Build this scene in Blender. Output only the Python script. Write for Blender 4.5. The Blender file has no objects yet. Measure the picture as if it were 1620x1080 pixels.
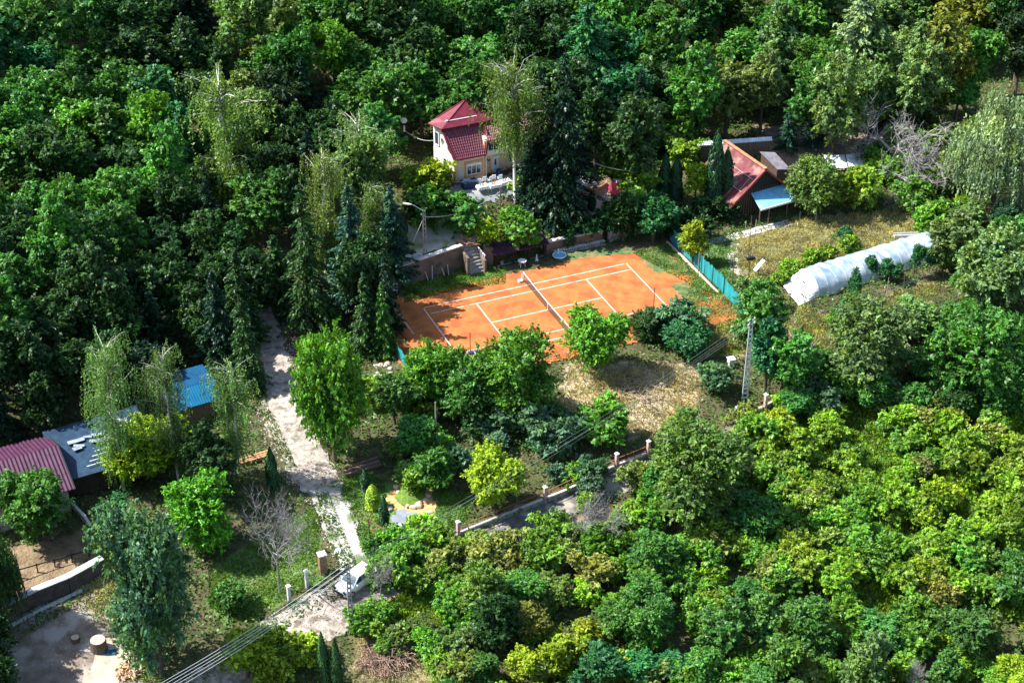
import bpy, math, random
import numpy as np
from math import radians as R_, sin, cos, pi
from mathutils import Vector, Matrix
rng = np.random.default_rng(7)
random.seed(7)
SC = bpy.context.scene
COL = SC.collection

# ------------------------------------------------------------------ camera
TH = R_(32.74); PHI = R_(22.98); DIST = 180.0; FPX = 15.477 * DIST
CAM = np.array([-3.736, -6.08 - DIST * cos(TH), DIST * sin(TH)])
FW = np.array([0, cos(TH), -sin(TH)]); UPV = np.array([0, sin(TH), cos(TH)])
cd = bpy.data.cameras.new('camera'); cam = bpy.data.objects.new('camera', cd); COL.objects.link(cam)
cam.location = CAM; cam.rotation_euler = (pi / 2 - TH, 0, 0)
cd.sensor_width = 36; cd.lens = FPX / 1620 * 36; cd.clip_start = 1; cd.clip_end = 2000
SC.camera = cam
# ------------------------------------------------------------------ light
SUN_EL = R_(51); SX, SY = -0.997, 0.07
w = bpy.data.worlds.new("World"); SC.world = w; w.use_nodes = True
nt = w.node_tree; bg = nt.nodes['Background']
sky = nt.nodes.new('ShaderNodeTexSky'); sky.sky_type = 'NISHITA'; sky.sun_disc = False
sky.sun_elevation = SUN_EL; sky.sun_rotation = math.atan2(SX, SY)
nt.links.new(sky.outputs[0], bg.inputs[0]); bg.inputs[1].default_value = 0.12
sl = bpy.data.lights.new('sun', 'SUN'); so = bpy.data.objects.new('sun', sl); COL.objects.link(so)
sl.energy = 5.0; sl.angle = R_(0.5); sl.color = (1.0, 0.96, 0.90)
so.rotation_euler = Vector((SX * cos(SUN_EL), SY * cos(SUN_EL), sin(SUN_EL))).to_track_quat('Z', 'Y').to_euler()
so.location = (0, 0, 150)
SC.view_settings.view_transform = 'Standard'; SC.view_settings.look = 'None'
SC.view_settings.exposure = 1.1; SC.view_settings.gamma = 1

# ------------------------------------------------------------------ terrain maths
def ss(a, b, x):
    t = np.clip((x - a) / (b - a), 0, 1); return t * t * (3 - 2 * t)
def sp(x, k=2.0):
    return np.where(x > 12 * k, x, k * np.log1p(np.exp(np.clip(x, -60 * k, 12 * k) / k)))
def height(x, y):
    x = np.asarray(x, float); y = np.asarray(y, float)
    u = x * cos(PHI) + y * sin(PHI); v = x * sin(PHI) - y * cos(PHI)
    terr = 2.5 - 1.2 * ss(-3.0, 2.0, u) - 0.6 * ss(17, 21, u)
    soft = ss(-15.5, -22, u)
    soft2 = ss(18.5, 22, u)
    m = np.maximum(soft, soft2)
    vw = np.interp(u, [-17, -14.2, -11.2, -5, -3.4, -2.6, 4, 14, 19], [-10.5, -10.6, -10.85, -11.9, -11.7, -11.4, -11.0, -10.95, -10.8])
    step = (1 - m) * ss(-.3, -.85, v - vw) + m * ss(-5, -15, v)
    z = terr * step
    z = z + (4.0 - terr) * ss(-14, -20.5, v) * (1 - ss(14, 26, u) * 0.6)
    z = z - 0.13 * sp(v - 10, 1.5)
    z = z + 0.36 * sp(-v - 33, 2)
    z = z + 0.30 * sp(-u - 36, 2) * ss(6, -8, v)
    z = z + 0.6 * ss(20, 30, u) * ss(-8, -2, -np.abs(v + 6)) * 0
    flat = ss(9.5, 13, np.abs(v)) * 1.0
    flat = np.maximum(flat, ss(17, 20, np.abs(u)))
    n = 0.22 * np.sin(0.31 * x + 1.3) * np.sin(0.27 * y + .4) + 0.1 * np.sin(0.83 * x + .2 * y) * np.sin(0.71 * y - .3 * x)
    pad = ss(-13, -25, v) * ss(-6, -3, u) * (1 - ss(14, 18, u)) * (1 - ss(-33, -38, v))
    z = z + n * flat * (1 - pad)
    return z
def H(x, y): return float(height(x, y))
def toPx(P):
    P = np.asarray(P, float); d = P - CAM; z = d @ FW
    return np.stack([810 + FPX * d[..., 0] / z, 540 - FPX * (d @ UPV) / z], -1)
def W(px, py, off=0.0):
    """point on the terrain (raised by off) seen at photograph pixel px,py"""
    d = FW * FPX + np.array([px - 810, 0, 0]) + UPV * (540 - py); d = d / np.linalg.norm(d)
    t = np.arange(110, 330, 0.25); P = CAM + d * t[:, None]
    g = P[:, 2] - height(P[:, 0], P[:, 1]) - off
    k = int(np.argmax(g < 0)) if (g < 0).any() else len(t) - 1
    a, b = t[max(k - 1, 0)], t[k]
    for _ in range(14):
        m = (a + b) / 2; Q = CAM + d * m
        if Q[2] - H(Q[0], Q[1]) - off < 0: b = m
        else: a = m
    Q = CAM + d * b; Q[2] -= off
    return Vector(Q)
def SCL(P): return FPX / float((np.array(P) - CAM) @ FW)      # photo pixels per metre at a point
def UV(u, v, z=None):
    x = u * cos(PHI) + v * sin(PHI); y = u * sin(PHI) - v * cos(PHI)
    return Vector((x, y, H(x, y) if z is None else z))

# ------------------------------------------------------------------ helpers
def tag(o, label=None, cat=None, group=None, kind=None):
    if label: o['label'] = label
    if cat: o['category'] = cat
    if group: o['group'] = group
    if kind: o['kind'] = kind
    return o
def thing(name, label, cat, loc=(0, 0, 0), rz=0, group=None):
    o = bpy.data.objects.new(name, None); COL.objects.link(o); o.location = loc; o.rotation_euler = (0, 0, rz)
    o.empty_display_size = 0.3
    return tag(o, label, cat, group)
class MB:
    def __init__(s): s.v = []; s.f = []
    def add(s, vs, fs):
        n = len(s.v); s.v += [tuple(p) for p in vs]; s.f += [tuple(i + n for i in f) for f in fs]; return s
    def box(s, c, d, rz=0, rx=0, ry=0):
        M = Matrix.Rotation(rz, 3, 'Z') @ Matrix.Rotation(ry, 3, 'Y') @ Matrix.Rotation(rx, 3, 'X')
        b = min(0.015, min(d) * 0.2); vs = []
        pts = [(sx, sy, sz) for sz in (-1, 1) for sy in (-1, 1) for sx in (-1, 1)]
        for p in pts:
            vs.append(Vector(c) + M @ Vector((p[0] * d[0] / 2, p[1] * d[1] / 2, p[2] * d[2] / 2)))
        return s.add(vs, [(0, 2, 3, 1), (4, 5, 7, 6), (0, 1, 5, 4), (2, 6, 7, 3), (0, 4, 6, 2), (1, 3, 7, 5)])
    def beam(s, a, b, wd, ht=None):
        a = Vector(a); b = Vector(b); ht = ht or wd; d = b - a; L = d.length; q = d.to_track_quat('X', 'Z').to_matrix(); c = (a + b) / 2; vs = []
        for sz in (-1, 1):
            for sy in (-1, 1):
                for sx in (-1, 1): vs.append(c + q @ Vector((sx * L / 2, sy * wd / 2, sz * ht / 2)))
        return s.add(vs, [(0, 2, 3, 1), (4, 5, 7, 6), (0, 1, 5, 4), (2, 6, 7, 3), (0, 4, 6, 2), (1, 3, 7, 5)])
    def tube(s, pts, rad, n=6, cap=True):
        pts = [Vector(p) for p in pts]; m = len(pts)
        if not hasattr(rad, '__len__'): rad = [rad] * m
        vs = []; fs = []
        for i, p in enumerate(pts):
            t = (pts[min(i + 1, m - 1)] - pts[max(i - 1, 0)]); t = t.normalized() if t.length > 1e-9 else Vector((0, 0, 1))
            a = t.cross(Vector((0, 0, 1)) if abs(t.z) < .9 else Vector((1, 0, 0))).normalized(); b = t.cross(a)
            for k in range(n):
                an = 2 * pi * k / n; vs.append(p + (a * cos(an) + b * sin(an)) * rad[i])
        for i in range(m - 1):
            for k in range(n):
                k2 = (k + 1) % n; fs.append((i * n + k, i * n + k2, (i + 1) * n + k2, (i + 1) * n + k))
        if cap: fs += [tuple(range(n)), tuple(reversed([(m - 1) * n + k for k in range(n)]))]
        return s.add(vs, fs)
    def cyl(s, c, r, h, n=12, r2=None):
        c = Vector(c); return s.tube([c, c + Vector((0, 0, h))], [r, r if r2 is None else r2], n)
    def prism(s, poly, z0, z1):
        n = len(poly); z0s = z0 if hasattr(z0, '__len__') else [z0] * n; z1s = z1 if hasattr(z1, '__len__') else [z1] * n
        vs = [(p[0], p[1], z0s[i]) for i, p in enumerate(poly)] + [(p[0], p[1], z1s[i]) for i, p in enumerate(poly)]
        fs = [tuple(reversed(range(n))), tuple(range(n, 2 * n))] + [(i, (i + 1) % n, (i + 1) % n + n, i + n) for i in range(n)]
        return s.add(vs, fs)
    def sheet(s, fn, nu, nv, th=0.0):
        """fn(a,b) -> point for a,b in 0..1 ; th>0 gives it thickness downwards"""
        top = [Vector(fn(i / nu, j / nv)) for j in range(nv + 1) for i in range(nu + 1)]
        q = [(j * (nu + 1) + i, j * (nu + 1) + i + 1, (j + 1) * (nu + 1) + i + 1, (j + 1) * (nu + 1) + i) for j in range(nv) for i in range(nu)]
        s.add(top, q)
        if th:
            bot = [p - Vector((0, 0, th)) for p in top]; s.add(bot, [tuple(reversed(f)) for f in q])
            k = len(top); n0 = len(s.v) - 2 * k
            ring = [i for i in range(nu + 1)] + [(j + 1) * (nu + 1) - 1 for j in range(1, nv + 1)] + [nv * (nu + 1) + i for i in range(nu - 1, -1, -1)] + [j * (nu + 1) for j in range(nv - 1, 0, -1)]
            for a, b in zip(ring, ring[1:] + ring[:1]): s.f.append((n0 + b, n0 + a, n0 + k + a, n0 + k + b))
        return s
    def quadsheet(s, A, B, C, D_, th=0.04, corr=0, amp=0.03, n=1, along='u', rows=0, rowamp=0.03):
        """bilinear sheet A-B (bottom) D-C (top); corr = corrugation waves across A-B"""
        A, B, C, D_ = map(Vector, (A, B, C, D_)); N = (B - A).cross(D_ - A).normalized()
        if N.z < 0: N = -N
        nu = max(1, int(corr * 4)) if corr else n; nv = rows * 4 if rows else n
        def fn(a, b):
            p = A.lerp(B, a).lerp(D_.lerp(C, a), b); o = 0
            if corr: o += amp * sin(2 * pi * corr * a)
            if rows: o += rowamp * (1 - (b * rows) % 1.0) if b < 1 else 0
            return p + N * o
        return s.sheet(fn, nu, nv, th)
    def mesh(s, name):
        me = bpy.data.meshes.new(name); me.from_pydata(s.v, [], s.f); me.update(); return me
    def build(s, name, mat, parent=None, label=None, smooth=False):
        me = s.mesh(name); o = bpy.data.objects.new(name, me); COL.objects.link(o)
        me.materials.append(mat)
        if smooth: me.polygons.foreach_set('use_smooth', [True] * len(me.polygons))
        if parent: o.parent = parent
        if label: o['label'] = label
        return o
def copy_tree(o, parent=None):
    c = o.copy(); COL.objects.link(c); c.parent = parent
    for ch in list(o.children): copy_tree(ch, c)
    return c

# ------------------------------------------------------------------ materials
def newmat(name):
    m = bpy.data.materials.new(name); m.use_nodes = True; t = m.node_tree
    return m, t, t.nodes['Principled BSDF']
def mat(name, c, rough=0.8, var=0.25, scale=3.0, bump=0.15, metal=0.0, spec=0.3, c2=None, c2amt=0.5, stretch=(1, 1, 1)):
    m, t, p = newmat(name); N = t.nodes.new
    tc = N('ShaderNodeTexCoord'); mp = N('ShaderNodeMapping'); mp.inputs['Scale'].default_value = stretch
    t.links.new(tc.outputs['Object'], mp.inputs[0])
    n1 = N('ShaderNodeTexNoise'); n1.inputs['Scale'].default_value = scale; n1.inputs['Detail'].default_value = 6
    t.links.new(mp.outputs[0], n1.inputs['Vector'])
    r = N('ShaderNodeValToRGB'); e = r.color_ramp.elements
    d = [max(0, k * (1 - var)) for k in c]; l = [min(1, k * (1 + var)) for k in c]
    e[0].position = .32; e[0].color = (*d, 1); e[1].position = .68; e[1].color = (*l, 1)
    t.links.new(n1.outputs[0], r.inputs[0]); outc = r.outputs[0]
    if c2:
        n2 = N('ShaderNodeTexNoise'); n2.inputs['Scale'].default_value = scale * .45; n2.inputs['Detail'].default_value = 8
        t.links.new(mp.outputs[0], n2.inputs['Vector'])
        r2 = N('ShaderNodeValToRGB'); r2.color_ramp.elements[0].position = .62 - .25 * c2amt; r2.color_ramp.elements[1].position = .74 - .25 * c2amt
        t.links.new(n2.outputs[0], r2.inputs[0])
        mx = N('ShaderNodeMixRGB'); mx.inputs[2].default_value = (*c2, 1); t.links.new(r2.outputs[0], mx.inputs[0]); t.links.new(outc, mx.inputs[1]); outc = mx.outputs[0]
    t.links.new(outc, p.inputs['Base Color'])
    p.inputs['Roughness'].default_value = rough; p.inputs['Metallic'].default_value = metal; p.inputs['Specular IOR Level'].default_value = spec
    if bump:
        b = N('ShaderNodeBump'); b.inputs['Strength'].default_value = bump; b.inputs['Distance'].default_value = .1
        n3 = N('ShaderNodeTexNoise'); n3.inputs['Scale'].default_value = scale * 4; n3.inputs['Detail'].default_value = 5; t.links.new(mp.outputs[0], n3.inputs['Vector'])
        t.links.new(n3.outputs[0], b.inputs['Height']); t.links.new(b.outputs[0], p.inputs['Normal'])
    return m
def stonemat(name, c, mortar, scale=2.2):
    m, t, p = newmat(name); N = t.nodes.new
    tc = N('ShaderNodeTexCoord'); vo = N('ShaderNodeTexVoronoi'); vo.inputs['Scale'].default_value = scale
    t.links.new(tc.outputs['Object'], vo.inputs['Vector'])
    vd = N('ShaderNodeTexVoronoi'); vd.feature = 'DISTANCE_TO_EDGE'; vd.inputs['Scale'].default_value = scale; t.links.new(tc.outputs['Object'], vd.inputs['Vector'])
    hs = N('ShaderNodeHueSaturation'); hs.inputs['Color'].default_value = (*c, 1)
    mr = N('ShaderNodeMapRange'); mr.inputs[3].default_value = .55; mr.inputs[4].default_value = 1.4; t.links.new(vo.outputs['Color'], mr.inputs[0]); t.links.new(mr.outputs[0], hs.inputs['Value'])
    rr = N('ShaderNodeValToRGB'); rr.color_ramp.elements[0].position = .02; rr.color_ramp.elements[1].position = .07; t.links.new(vd.outputs['Distance'], rr.inputs[0])
    mx = N('ShaderNodeMixRGB'); t.links.new(rr.outputs[0], mx.inputs[0]); mx.inputs[1].default_value = (*mortar, 1); t.links.new(hs.outputs[0], mx.inputs[2])
    n = N('ShaderNodeTexNoise'); n.inputs['Scale'].default_value = .7; mm = N('ShaderNodeMixRGB'); mm.blend_type = 'MULTIPLY'; mm.inputs[0].default_value = .7
    t.links.new(tc.outputs['Object'], n.inputs['Vector']); t.links.new(mx.outputs[0], mm.inputs[1]); t.links.new(n.outputs[0], mm.inputs[2])
    t.links.new(mm.outputs[0], p.inputs['Base Color']); p.inputs['Roughness'].default_value = .9
    b = N('ShaderNodeBump'); b.inputs['Strength'].default_value = .6; t.links.new(rr.outputs[0], b.inputs['Height']); t.links.new(b.outputs[0], p.inputs['Normal'])
    return m
def leafmat(name, var=0.5, trans=0.3, hue=0.02, attr=None):
    m, t, p = newmat(name); N = t.nodes.new
    oi = N('ShaderNodeObjectInfo'); ge = N('ShaderNodeNewGeometry')
    hs = N('ShaderNodeHueSaturation')
    if attr: at = N('ShaderNodeAttribute'); at.attribute_name = attr; t.links.new(at.outputs['Color'], hs.inputs['Color'])
    else: t.links.new(oi.outputs['Color'], hs.inputs['Color'])
    mr = N('ShaderNodeMapRange'); mr.inputs[3].default_value = 1 - var; mr.inputs[4].default_value = 1 + var; t.links.new(ge.outputs['Random Per Island'], mr.inputs[0])
    tc = N('ShaderNodeTexCoord'); no = N('ShaderNodeTexNoise'); no.inputs['Scale'].default_value = 0.7; no.inputs['Detail'].default_value = 3; t.links.new(tc.outputs['Object'], no.inputs['Vector'])
    m2 = N('ShaderNodeMapRange'); m2.inputs[1].default_value = .3; m2.inputs[2].default_value = .7; m2.inputs[3].default_value = .6; m2.inputs[4].default_value = 1.4; t.links.new(no.outputs[0], m2.inputs[0])
    mu = N('ShaderNodeMath'); mu.operation = 'MULTIPLY'; t.links.new(mr.outputs[0], mu.inputs[0]); t.links.new(m2.outputs[0], mu.inputs[1])
    t.links.new(mu.outputs[0], hs.inputs['Value'])
    wn = N('ShaderNodeMath'); wn.operation = 'MULTIPLY'; wn.inputs[1].default_value = 7.13; fr = N('ShaderNodeMath'); fr.operation = 'FRACT'
    t.links.new(ge.outputs['Random Per Island'], wn.inputs[0]); t.links.new(wn.outputs[0], fr.inputs[0])
    m3 = N('ShaderNodeMapRange'); m3.inputs[3].default_value = .5 - hue; m3.inputs[4].default_value = .5 + hue; t.links.new(fr.outputs[0], m3.inputs[0]); t.links.new(m3.outputs[0], hs.inputs['Hue'])
    nw = N('ShaderNodeTexNoise'); nw.inputs['Scale'].default_value = .55; nw.inputs['Detail'].default_value = 4; va = N('ShaderNodeVectorMath'); va.inputs[1].default_value = (31, 17, 5); t.links.new(tc.outputs['Object'], va.inputs[0]); t.links.new(va.outputs[0], nw.inputs['Vector'])
    mw = N('ShaderNodeMapRange'); mw.inputs[1].default_value = .42; mw.inputs[2].default_value = .66; t.links.new(nw.outputs[0], mw.inputs[0])
    tw = N('ShaderNodeMixRGB'); tw.blend_type = 'MULTIPLY'; tw.inputs[2].default_value = (1.32, 1.18, .7, 1); t.links.new(mw.outputs[0], tw.inputs[0]); t.links.new(hs.outputs[0], tw.inputs[1]); hs = tw
    t.links.new(hs.outputs[0], p.inputs['Base Color']); p.inputs['Roughness'].default_value = .42; p.inputs['Specular IOR Level'].default_value = .3
    tr = N('ShaderNodeBsdfTranslucent'); g2 = N('ShaderNodeMixRGB'); g2.blend_type = 'MULTIPLY'; g2.inputs[0].default_value = 1; g2.inputs[2].default_value = (1.25, 1.3, .5, 1)
    t.links.new(hs.outputs[0], g2.inputs[1]); t.links.new(g2.outputs[0], tr.inputs[0])
    mx = N('ShaderNodeMixShader'); mx.inputs[0].default_value = trans
    t.links.new(p.outputs[0], mx.inputs[1]); t.links.new(tr.outputs[0], mx.inputs[2]); t.links.new(mx.outputs[0], t.nodes['Material Output'].inputs[0])
    return m
LEAF = leafmat('foliage'); THICK = leafmat('thicket_foliage', attr='tint'); NEEDLE = leafmat('needles', .3, .12); GRASSM = leafmat('grass_blades', .45, .3, .03)
BARK = mat('bark', (.09, .07, .05), .95, .4, 6); BIRCHBARK = mat('birch_bark', (.62, .6, .55), .8, .1, 4, c2=(.08, .07, .06), c2amt=.3, stretch=(1, 1, 4))
DEADW = mat('dead_wood', (.28, .265, .25), .9, .3, 5); BRUSH = mat('brushwood', (.3, .2, .15), .95, .45, 5)
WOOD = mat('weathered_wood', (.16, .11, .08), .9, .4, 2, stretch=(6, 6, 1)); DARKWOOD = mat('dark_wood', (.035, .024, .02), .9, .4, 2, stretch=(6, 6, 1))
PLANK = mat('new_planks', (.45, .22, .12), .8, .3, 4)
CONC = mat('concrete', (.34, .33, .31), .9, .2, 2.5, c2=(.2, .19, .18)); LCONC = mat('pale_concrete', (.55, .55, .54), .85, .15, 3)
WHITE = mat('white_paint', (.8, .8, .78), .5, .05, 3, bump=0); WPLAST = mat('white_plastic', (.78, .8, .82), .35, .04, 3, bump=0, spec=.5)
DARK = mat('dark_metal', (.03, .03, .035), .5, .2, 5, bump=0); GREYM = mat('galvanised', (.5, .52, .55), .45, .15, 2, metal=.5)
WIRE = mat('aluminium_wire', (.62, .64, .68), .4, .05, 3, bump=0, metal=.3); GLASS = mat('window_glass', (.03, .045, .06), .08, .2, 1, bump=0, spec=.8)
REDROOF = mat('red_sheet_roof', (.19, .022, .045), .5, .22, 1.5, c2=(.14, .018, .032), c2amt=.3, bump=.05, spec=.4)
TILE = mat('plum_tile_roof', (.15, .032, .055), .5, .25, 3, spec=.4); PURPLE = mat('purple_sheet_roof', (.072, .027, .058), .55, .25, 2, spec=.12)
RUST = mat('rusty_red_roof', (.165, .038, .042), .65, .4, 1.3, c2=(.30, .17, .15), c2amt=.35); TURQ = mat('turquoise_roof', (.0, .11, .22), .45, .12, 1, bump=.03)
SLATE = mat('blue_slate_roof', (.018, .045, .085), .5, .3, 2); CREAM = mat('cream_render', (.82, .76, .66), .85, .08, 2, bump=.05)
PEACH = mat('peach_render', (.80, .58, .40), .85, .08, 2, bump=.05); ORANGE = mat('orange_trim', (.62, .33, .17), .8, .1, 3, bump=0)
BLUEM = mat('pale_blue_sheet', (.18, .45, .66), .4, .2, 1.2, c2=(.6, .72, .8), c2amt=.15); WMET = mat('white_metal_sheet', (.66, .72, .76), .4, .2, 1.6, metal=.2, c2=(.35, .42, .48), c2amt=.2)
TEAL = mat('teal_windscreen', (.02, .26, .28), .7, .25, 1.5, stretch=(1, 1, .3)); STONEW = stonemat('stone_wall', (.30, .22, .17), (.22, .18, .15)); ROCK = mat('pale_rock', (.55, .42, .32), .9, .3, 2)
BRICK = mat('brick', (.36, .13, .08), .9, .25, 3); PINK = mat('pink_post_paint', (.62, .42, .38), .8, .15, 4)

# ------------------------------------------------------------------ ground
def inpoly(p, poly):
    x, y = p[:, 0], p[:, 1]; r = np.zeros(len(p), bool); n = len(poly); j = n - 1
    for i in range(n):
        xi, yi = poly[i]; xj, yj = poly[j]
        if yi != yj: r ^= ((yi > y) != (yj > y)) & (x < (xj - xi) * (y - yi) / (yj - yi) + xi)
        j = i
    return r
ZONES = [  # photograph outlines of the open ground, colour
    ('lawn', [(640, 480), (640, 440), (740, 420), (800, 425), (800, 450), (740, 455)], (.10, .17, .035)),
    ('lawn', [(1000, 400), (1060, 385), (1140, 460), (1150, 480), (1080, 490), (1090, 450)], (.12, .17, .06)),
    ('lawn', [(1110, 375), (1165, 370), (1165, 460), (1130, 440)], (.13, .22, .10)),
    ('straw', [(1165, 375), (1260, 345), (1400, 335), (1500, 345), (1500, 365), (1300, 430), (1170, 450)], (.20, .20, .08)),
    ('straw', [(905, 570), (1000, 575), (1110, 580), (1110, 640), (1040, 690), (930, 690), (880, 640)], (.42, .34, .22)),
    ('straw', [(1120, 470), (1260, 470), (1300, 500), (1500, 440), (1480, 470), (1430, 500), (1300, 560), (1180, 560), (1110, 560)], (.30, .24, .13)),
    ('straw', [(940, 800), (1260, 800), (1240, 860), (1000, 880)], (.28, .20, .13)),
    ('straw', [(1380, 760), (1500, 750), (1560, 850), (1480, 900), (1420, 980), (1380, 970), (1400, 860)], (.30, .27, .10)),
    ('straw', [(600, 860), (900, 850), (900, 900), (780, 1000), (720, 1080), (560, 1080), (560, 1000)], (.26, .22, .12)),
    ('lawn', [(330, 900), (510, 790), (500, 920), (380, 990), (330, 960)], (.12, .20, .06)),
    ('lawn', [(495, 770), (560, 750), (740, 780), (740, 850), (600, 880), (540, 870)], (.10, .20, .05)),
    ('straw', [(110, 930), (190, 900), (240, 930), (210, 1030), (180, 1000)], (.26, .26, .10)),
    ('dirt', [(0, 870), (160, 830), (170, 880), (0, 960)], (.22, .16, .10)),
    ('dirt', [(800, 830), (960, 810), (960, 870), (860, 880)], (.33, .24, .17)),
    ('dirt', [(1190, 200), (1420, 200), (1420, 280), (1250, 290)], (.24, .18, .14)),
    ('dirt', [(860, 290), (1010, 280), (1010, 345), (940, 350)], (.36, .28, .20)),
    ('lawn', [(540, 590), (640, 590), (620, 660), (570, 650)], (.12, .2, .06)),
]
gx = np.concatenate([np.arange(-160, -72, 4), np.arange(-72, 82, .55), np.arange(82, 170, 4)])
gy = np.concatenate([np.arange(-100, -62, 2), np.arange(-62, 70, .55), np.arange(70, 230, 3)])
X, Y = np.meshgrid(gx, gy); Z = height(X, Y); nx, ny = len(gx), len(gy)
V = np.stack([X.ravel(), Y.ravel(), Z.ravel()], 1)
idx = np.arange(nx * ny).reshape(ny, nx)
Fq = np.stack([idx[:-1, :-1], idx[:-1, 1:], idx[1:, 1:], idx[1:, :-1]], -1).reshape(-1, 4)
def npmesh(name, V, F, smooth=False):
    me = bpy.data.meshes.new(name); V = np.asarray(V, np.float32); F = np.asarray(F, np.int32); k = F.shape[1]
    me.vertices.add(len(V)); me.vertices.foreach_set('co', V.ravel())
    me.loops.add(F.size); me.loops.foreach_set('vertex_index', F.ravel())
    me.polygons.add(len(F)); me.polygons.foreach_set('loop_start', np.arange(0, F.size, k, dtype=np.int32))
    if smooth: me.polygons.foreach_set('use_smooth', np.ones(len(F), bool))
    me.update(calc_edges=True); return me
gme = npmesh('ground', V, Fq, True)
col = np.zeros((len(V), 4), np.float32); col[:, :3] = (.085, .085, .04); col[:, 3] = 1
px = toPx(V); jit = px + rng.normal(0, 5, px.shape)
for nm, poly, c in ZONES: col[inpoly(jit, poly), :3] = c
ca = gme.color_attributes.new('zone', 'FLOAT_COLOR', 'POINT'); ca.data.foreach_set('color', col.ravel())
def groundmat():
    m, t, p = newmat('ground_soil'); N = t.nodes.new
    at = N('ShaderNodeAttribute'); at.attribute_name = 'zone'; tc = N('ShaderNodeTexCoord')
    n1 = N('ShaderNodeTexNoise'); n1.inputs['Scale'].default_value = .8; n1.inputs['Detail'].default_value = 9; n1.inputs['Roughness'].default_value = .7
    t.links.new(tc.outputs['Object'], n1.inputs[0])
    mr = N('ShaderNodeMapRange'); mr.inputs[1].default_value = .3; mr.inputs[2].default_value = .7; mr.inputs[3].default_value = .45; mr.inputs[4].default_value = 1.5; t.links.new(n1.outputs[0], mr.inputs[0])
    hs = N('ShaderNodeHueSaturation'); t.links.new(at.outputs['Color'], hs.inputs['Color']); t.links.new(mr.outputs[0], hs.inputs['Value'])
    n2 = N('ShaderNodeTexNoise'); n2.inputs['Scale'].default_value = .35; n2.inputs['Detail'].default_value = 6; t.links.new(tc.outputs['Object'], n2.inputs[0])
    r = N('ShaderNodeValToRGB'); r.color_ramp.elements[0].position = .55; r.color_ramp.elements[1].position = .68; t.links.new(n2.outputs[0], r.inputs[0])
    mu = N('ShaderNodeMath'); mu.operation = 'MULTIPLY'; mu.inputs[1].default_value = .55; t.links.new(r.outputs[0], mu.inputs[0])
    mx = N('ShaderNodeMixRGB'); mx.inputs[2].default_value = (.20, .13, .085, 1); t.links.new(mu.outputs[0], mx.inputs[0]); t.links.new(hs.outputs[0], mx.inputs[1])
    t.links.new(mx.outputs[0], p.inputs['Base Color']); p.inputs['Roughness'].default_value = .95; p.inputs['Specular IOR Level'].default_value = .1
    b = N('ShaderNodeBump'); b.inputs['Strength'].default_value = .7; b.inputs['Distance'].default_value = .3; n3 = N('ShaderNodeTexNoise'); n3.inputs['Scale'].default_value = 4; n3.inputs['Detail'].default_value = 6
    t.links.new(tc.outputs['Object'], n3.inputs[0]); t.links.new(n3.outputs[0], b.inputs['Height']); t.links.new(b.outputs[0], p.inputs['Normal'])
    return m
gme.materials.append(groundmat()); go = bpy.data.objects.new('ground', gme); COL.objects.link(go); tag(go, kind='structure')

def strip(name, pts, m, off=0.05, jag=.35, kind='structure'):
    """draped strip along photo pixels (px,py,width m)"""
    P = [(W(a, b), wd) for a, b, wd in pts]; path = []
    for (p, wa), (q, wb) in zip(P, P[1:]):
        n = max(2, int((q - p).length / .6))
        for i in range(n): path.append((p.lerp(q, i / n), wa + (wb - wa) * i / n))
    path.append(P[-1]); mb = MB(); K = 8; rows = []
    for i, (p, wd) in enumerate(path):
        a = path[max(0, i - 3)][0]; b = path[min(len(path) - 1, i + 3)][0]; t = (b - a); t.z = 0; t.normalize(); s = Vector((-t.y, t.x, 0))
        l = wd / 2 + random.uniform(-jag, jag); r = wd / 2 + random.uniform(-jag, jag)
        rows.append([p + s * (l - (l + r) * k / K) for k in range(K + 1)])
    vs = [(q.x, q.y, H(q.x, q.y) + off) for r in rows for q in r]
    fs = [(i * (K + 1) + k, i * (K + 1) + k + 1, (i + 1) * (K + 1) + k + 1, (i + 1) * (K + 1) + k) for i in range(len(rows) - 1) for k in range(K)]
    mb.add(vs, fs); o = mb.build(name, m, smooth=True); tag(o, kind=kind); return o
def patch(name, poly, m, off=0.04, cell=.5, world=None, z=None, kind='structure'):
    """draped sheet inside a photo-pixel polygon (corners are put on the terrain first)"""
    wp = world or [tuple(W(a, b))[:2] for a, b in poly]; wp = [(p[0], p[1]) for p in wp]
    xs = [p[0] for p in wp]; ys = [p[1] for p in wp]
    ax = np.arange(min(xs) - cell, max(xs) + cell, cell); ay = np.arange(min(ys) - cell, max(ys) + cell, cell); A, B = np.meshgrid(ax, ay)
    ji = rng.uniform(-.3, .3, A.shape + (2,)) * cell * 1.0; P = np.stack([A, B], -1) + ji; P2 = P.reshape(-1, 2); ins = inpoly(P2, wp).reshape(A.shape)
    zz = height(P2[:, 0], P2[:, 1]) if z is None else np.full(len(P2), z); ii = np.arange(len(P2)).reshape(A.shape)
    ok = ins[:-1, :-1].astype(int) + ins[:-1, 1:] + ins[1:, 1:] + ins[1:, :-1] >= 2
    F = np.stack([ii[:-1, :-1], ii[:-1, 1:], ii[1:, 1:], ii[1:, :-1]], -1)[ok]
    us, inv = np.unique(F, return_inverse=True); Vv = np.column_stack([P2, zz + off])[us]
    me = npmesh(name, Vv, inv.reshape(-1, 4), True); me.materials.append(m); o = bpy.data.objects.new(name, me); COL.objects.link(o); return tag(o, kind=kind)
ROADM = mat('road_dust', (.38, .33, .28), .95, .35, 2.2, c2=(.17, .145, .11), c2amt=.42, bump=.8)
TRACKM = mat('track_gravel', (.42, .40, .37), .95, .25, 1.3, c2=(.12, .17, .07), c2amt=.45, bump=.5)
CLAY = mat('orange_clay', (.44, .145, .042), .92, .16, 1.1, c2=(.33, .095, .03), c2amt=.55, bump=.15)
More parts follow.
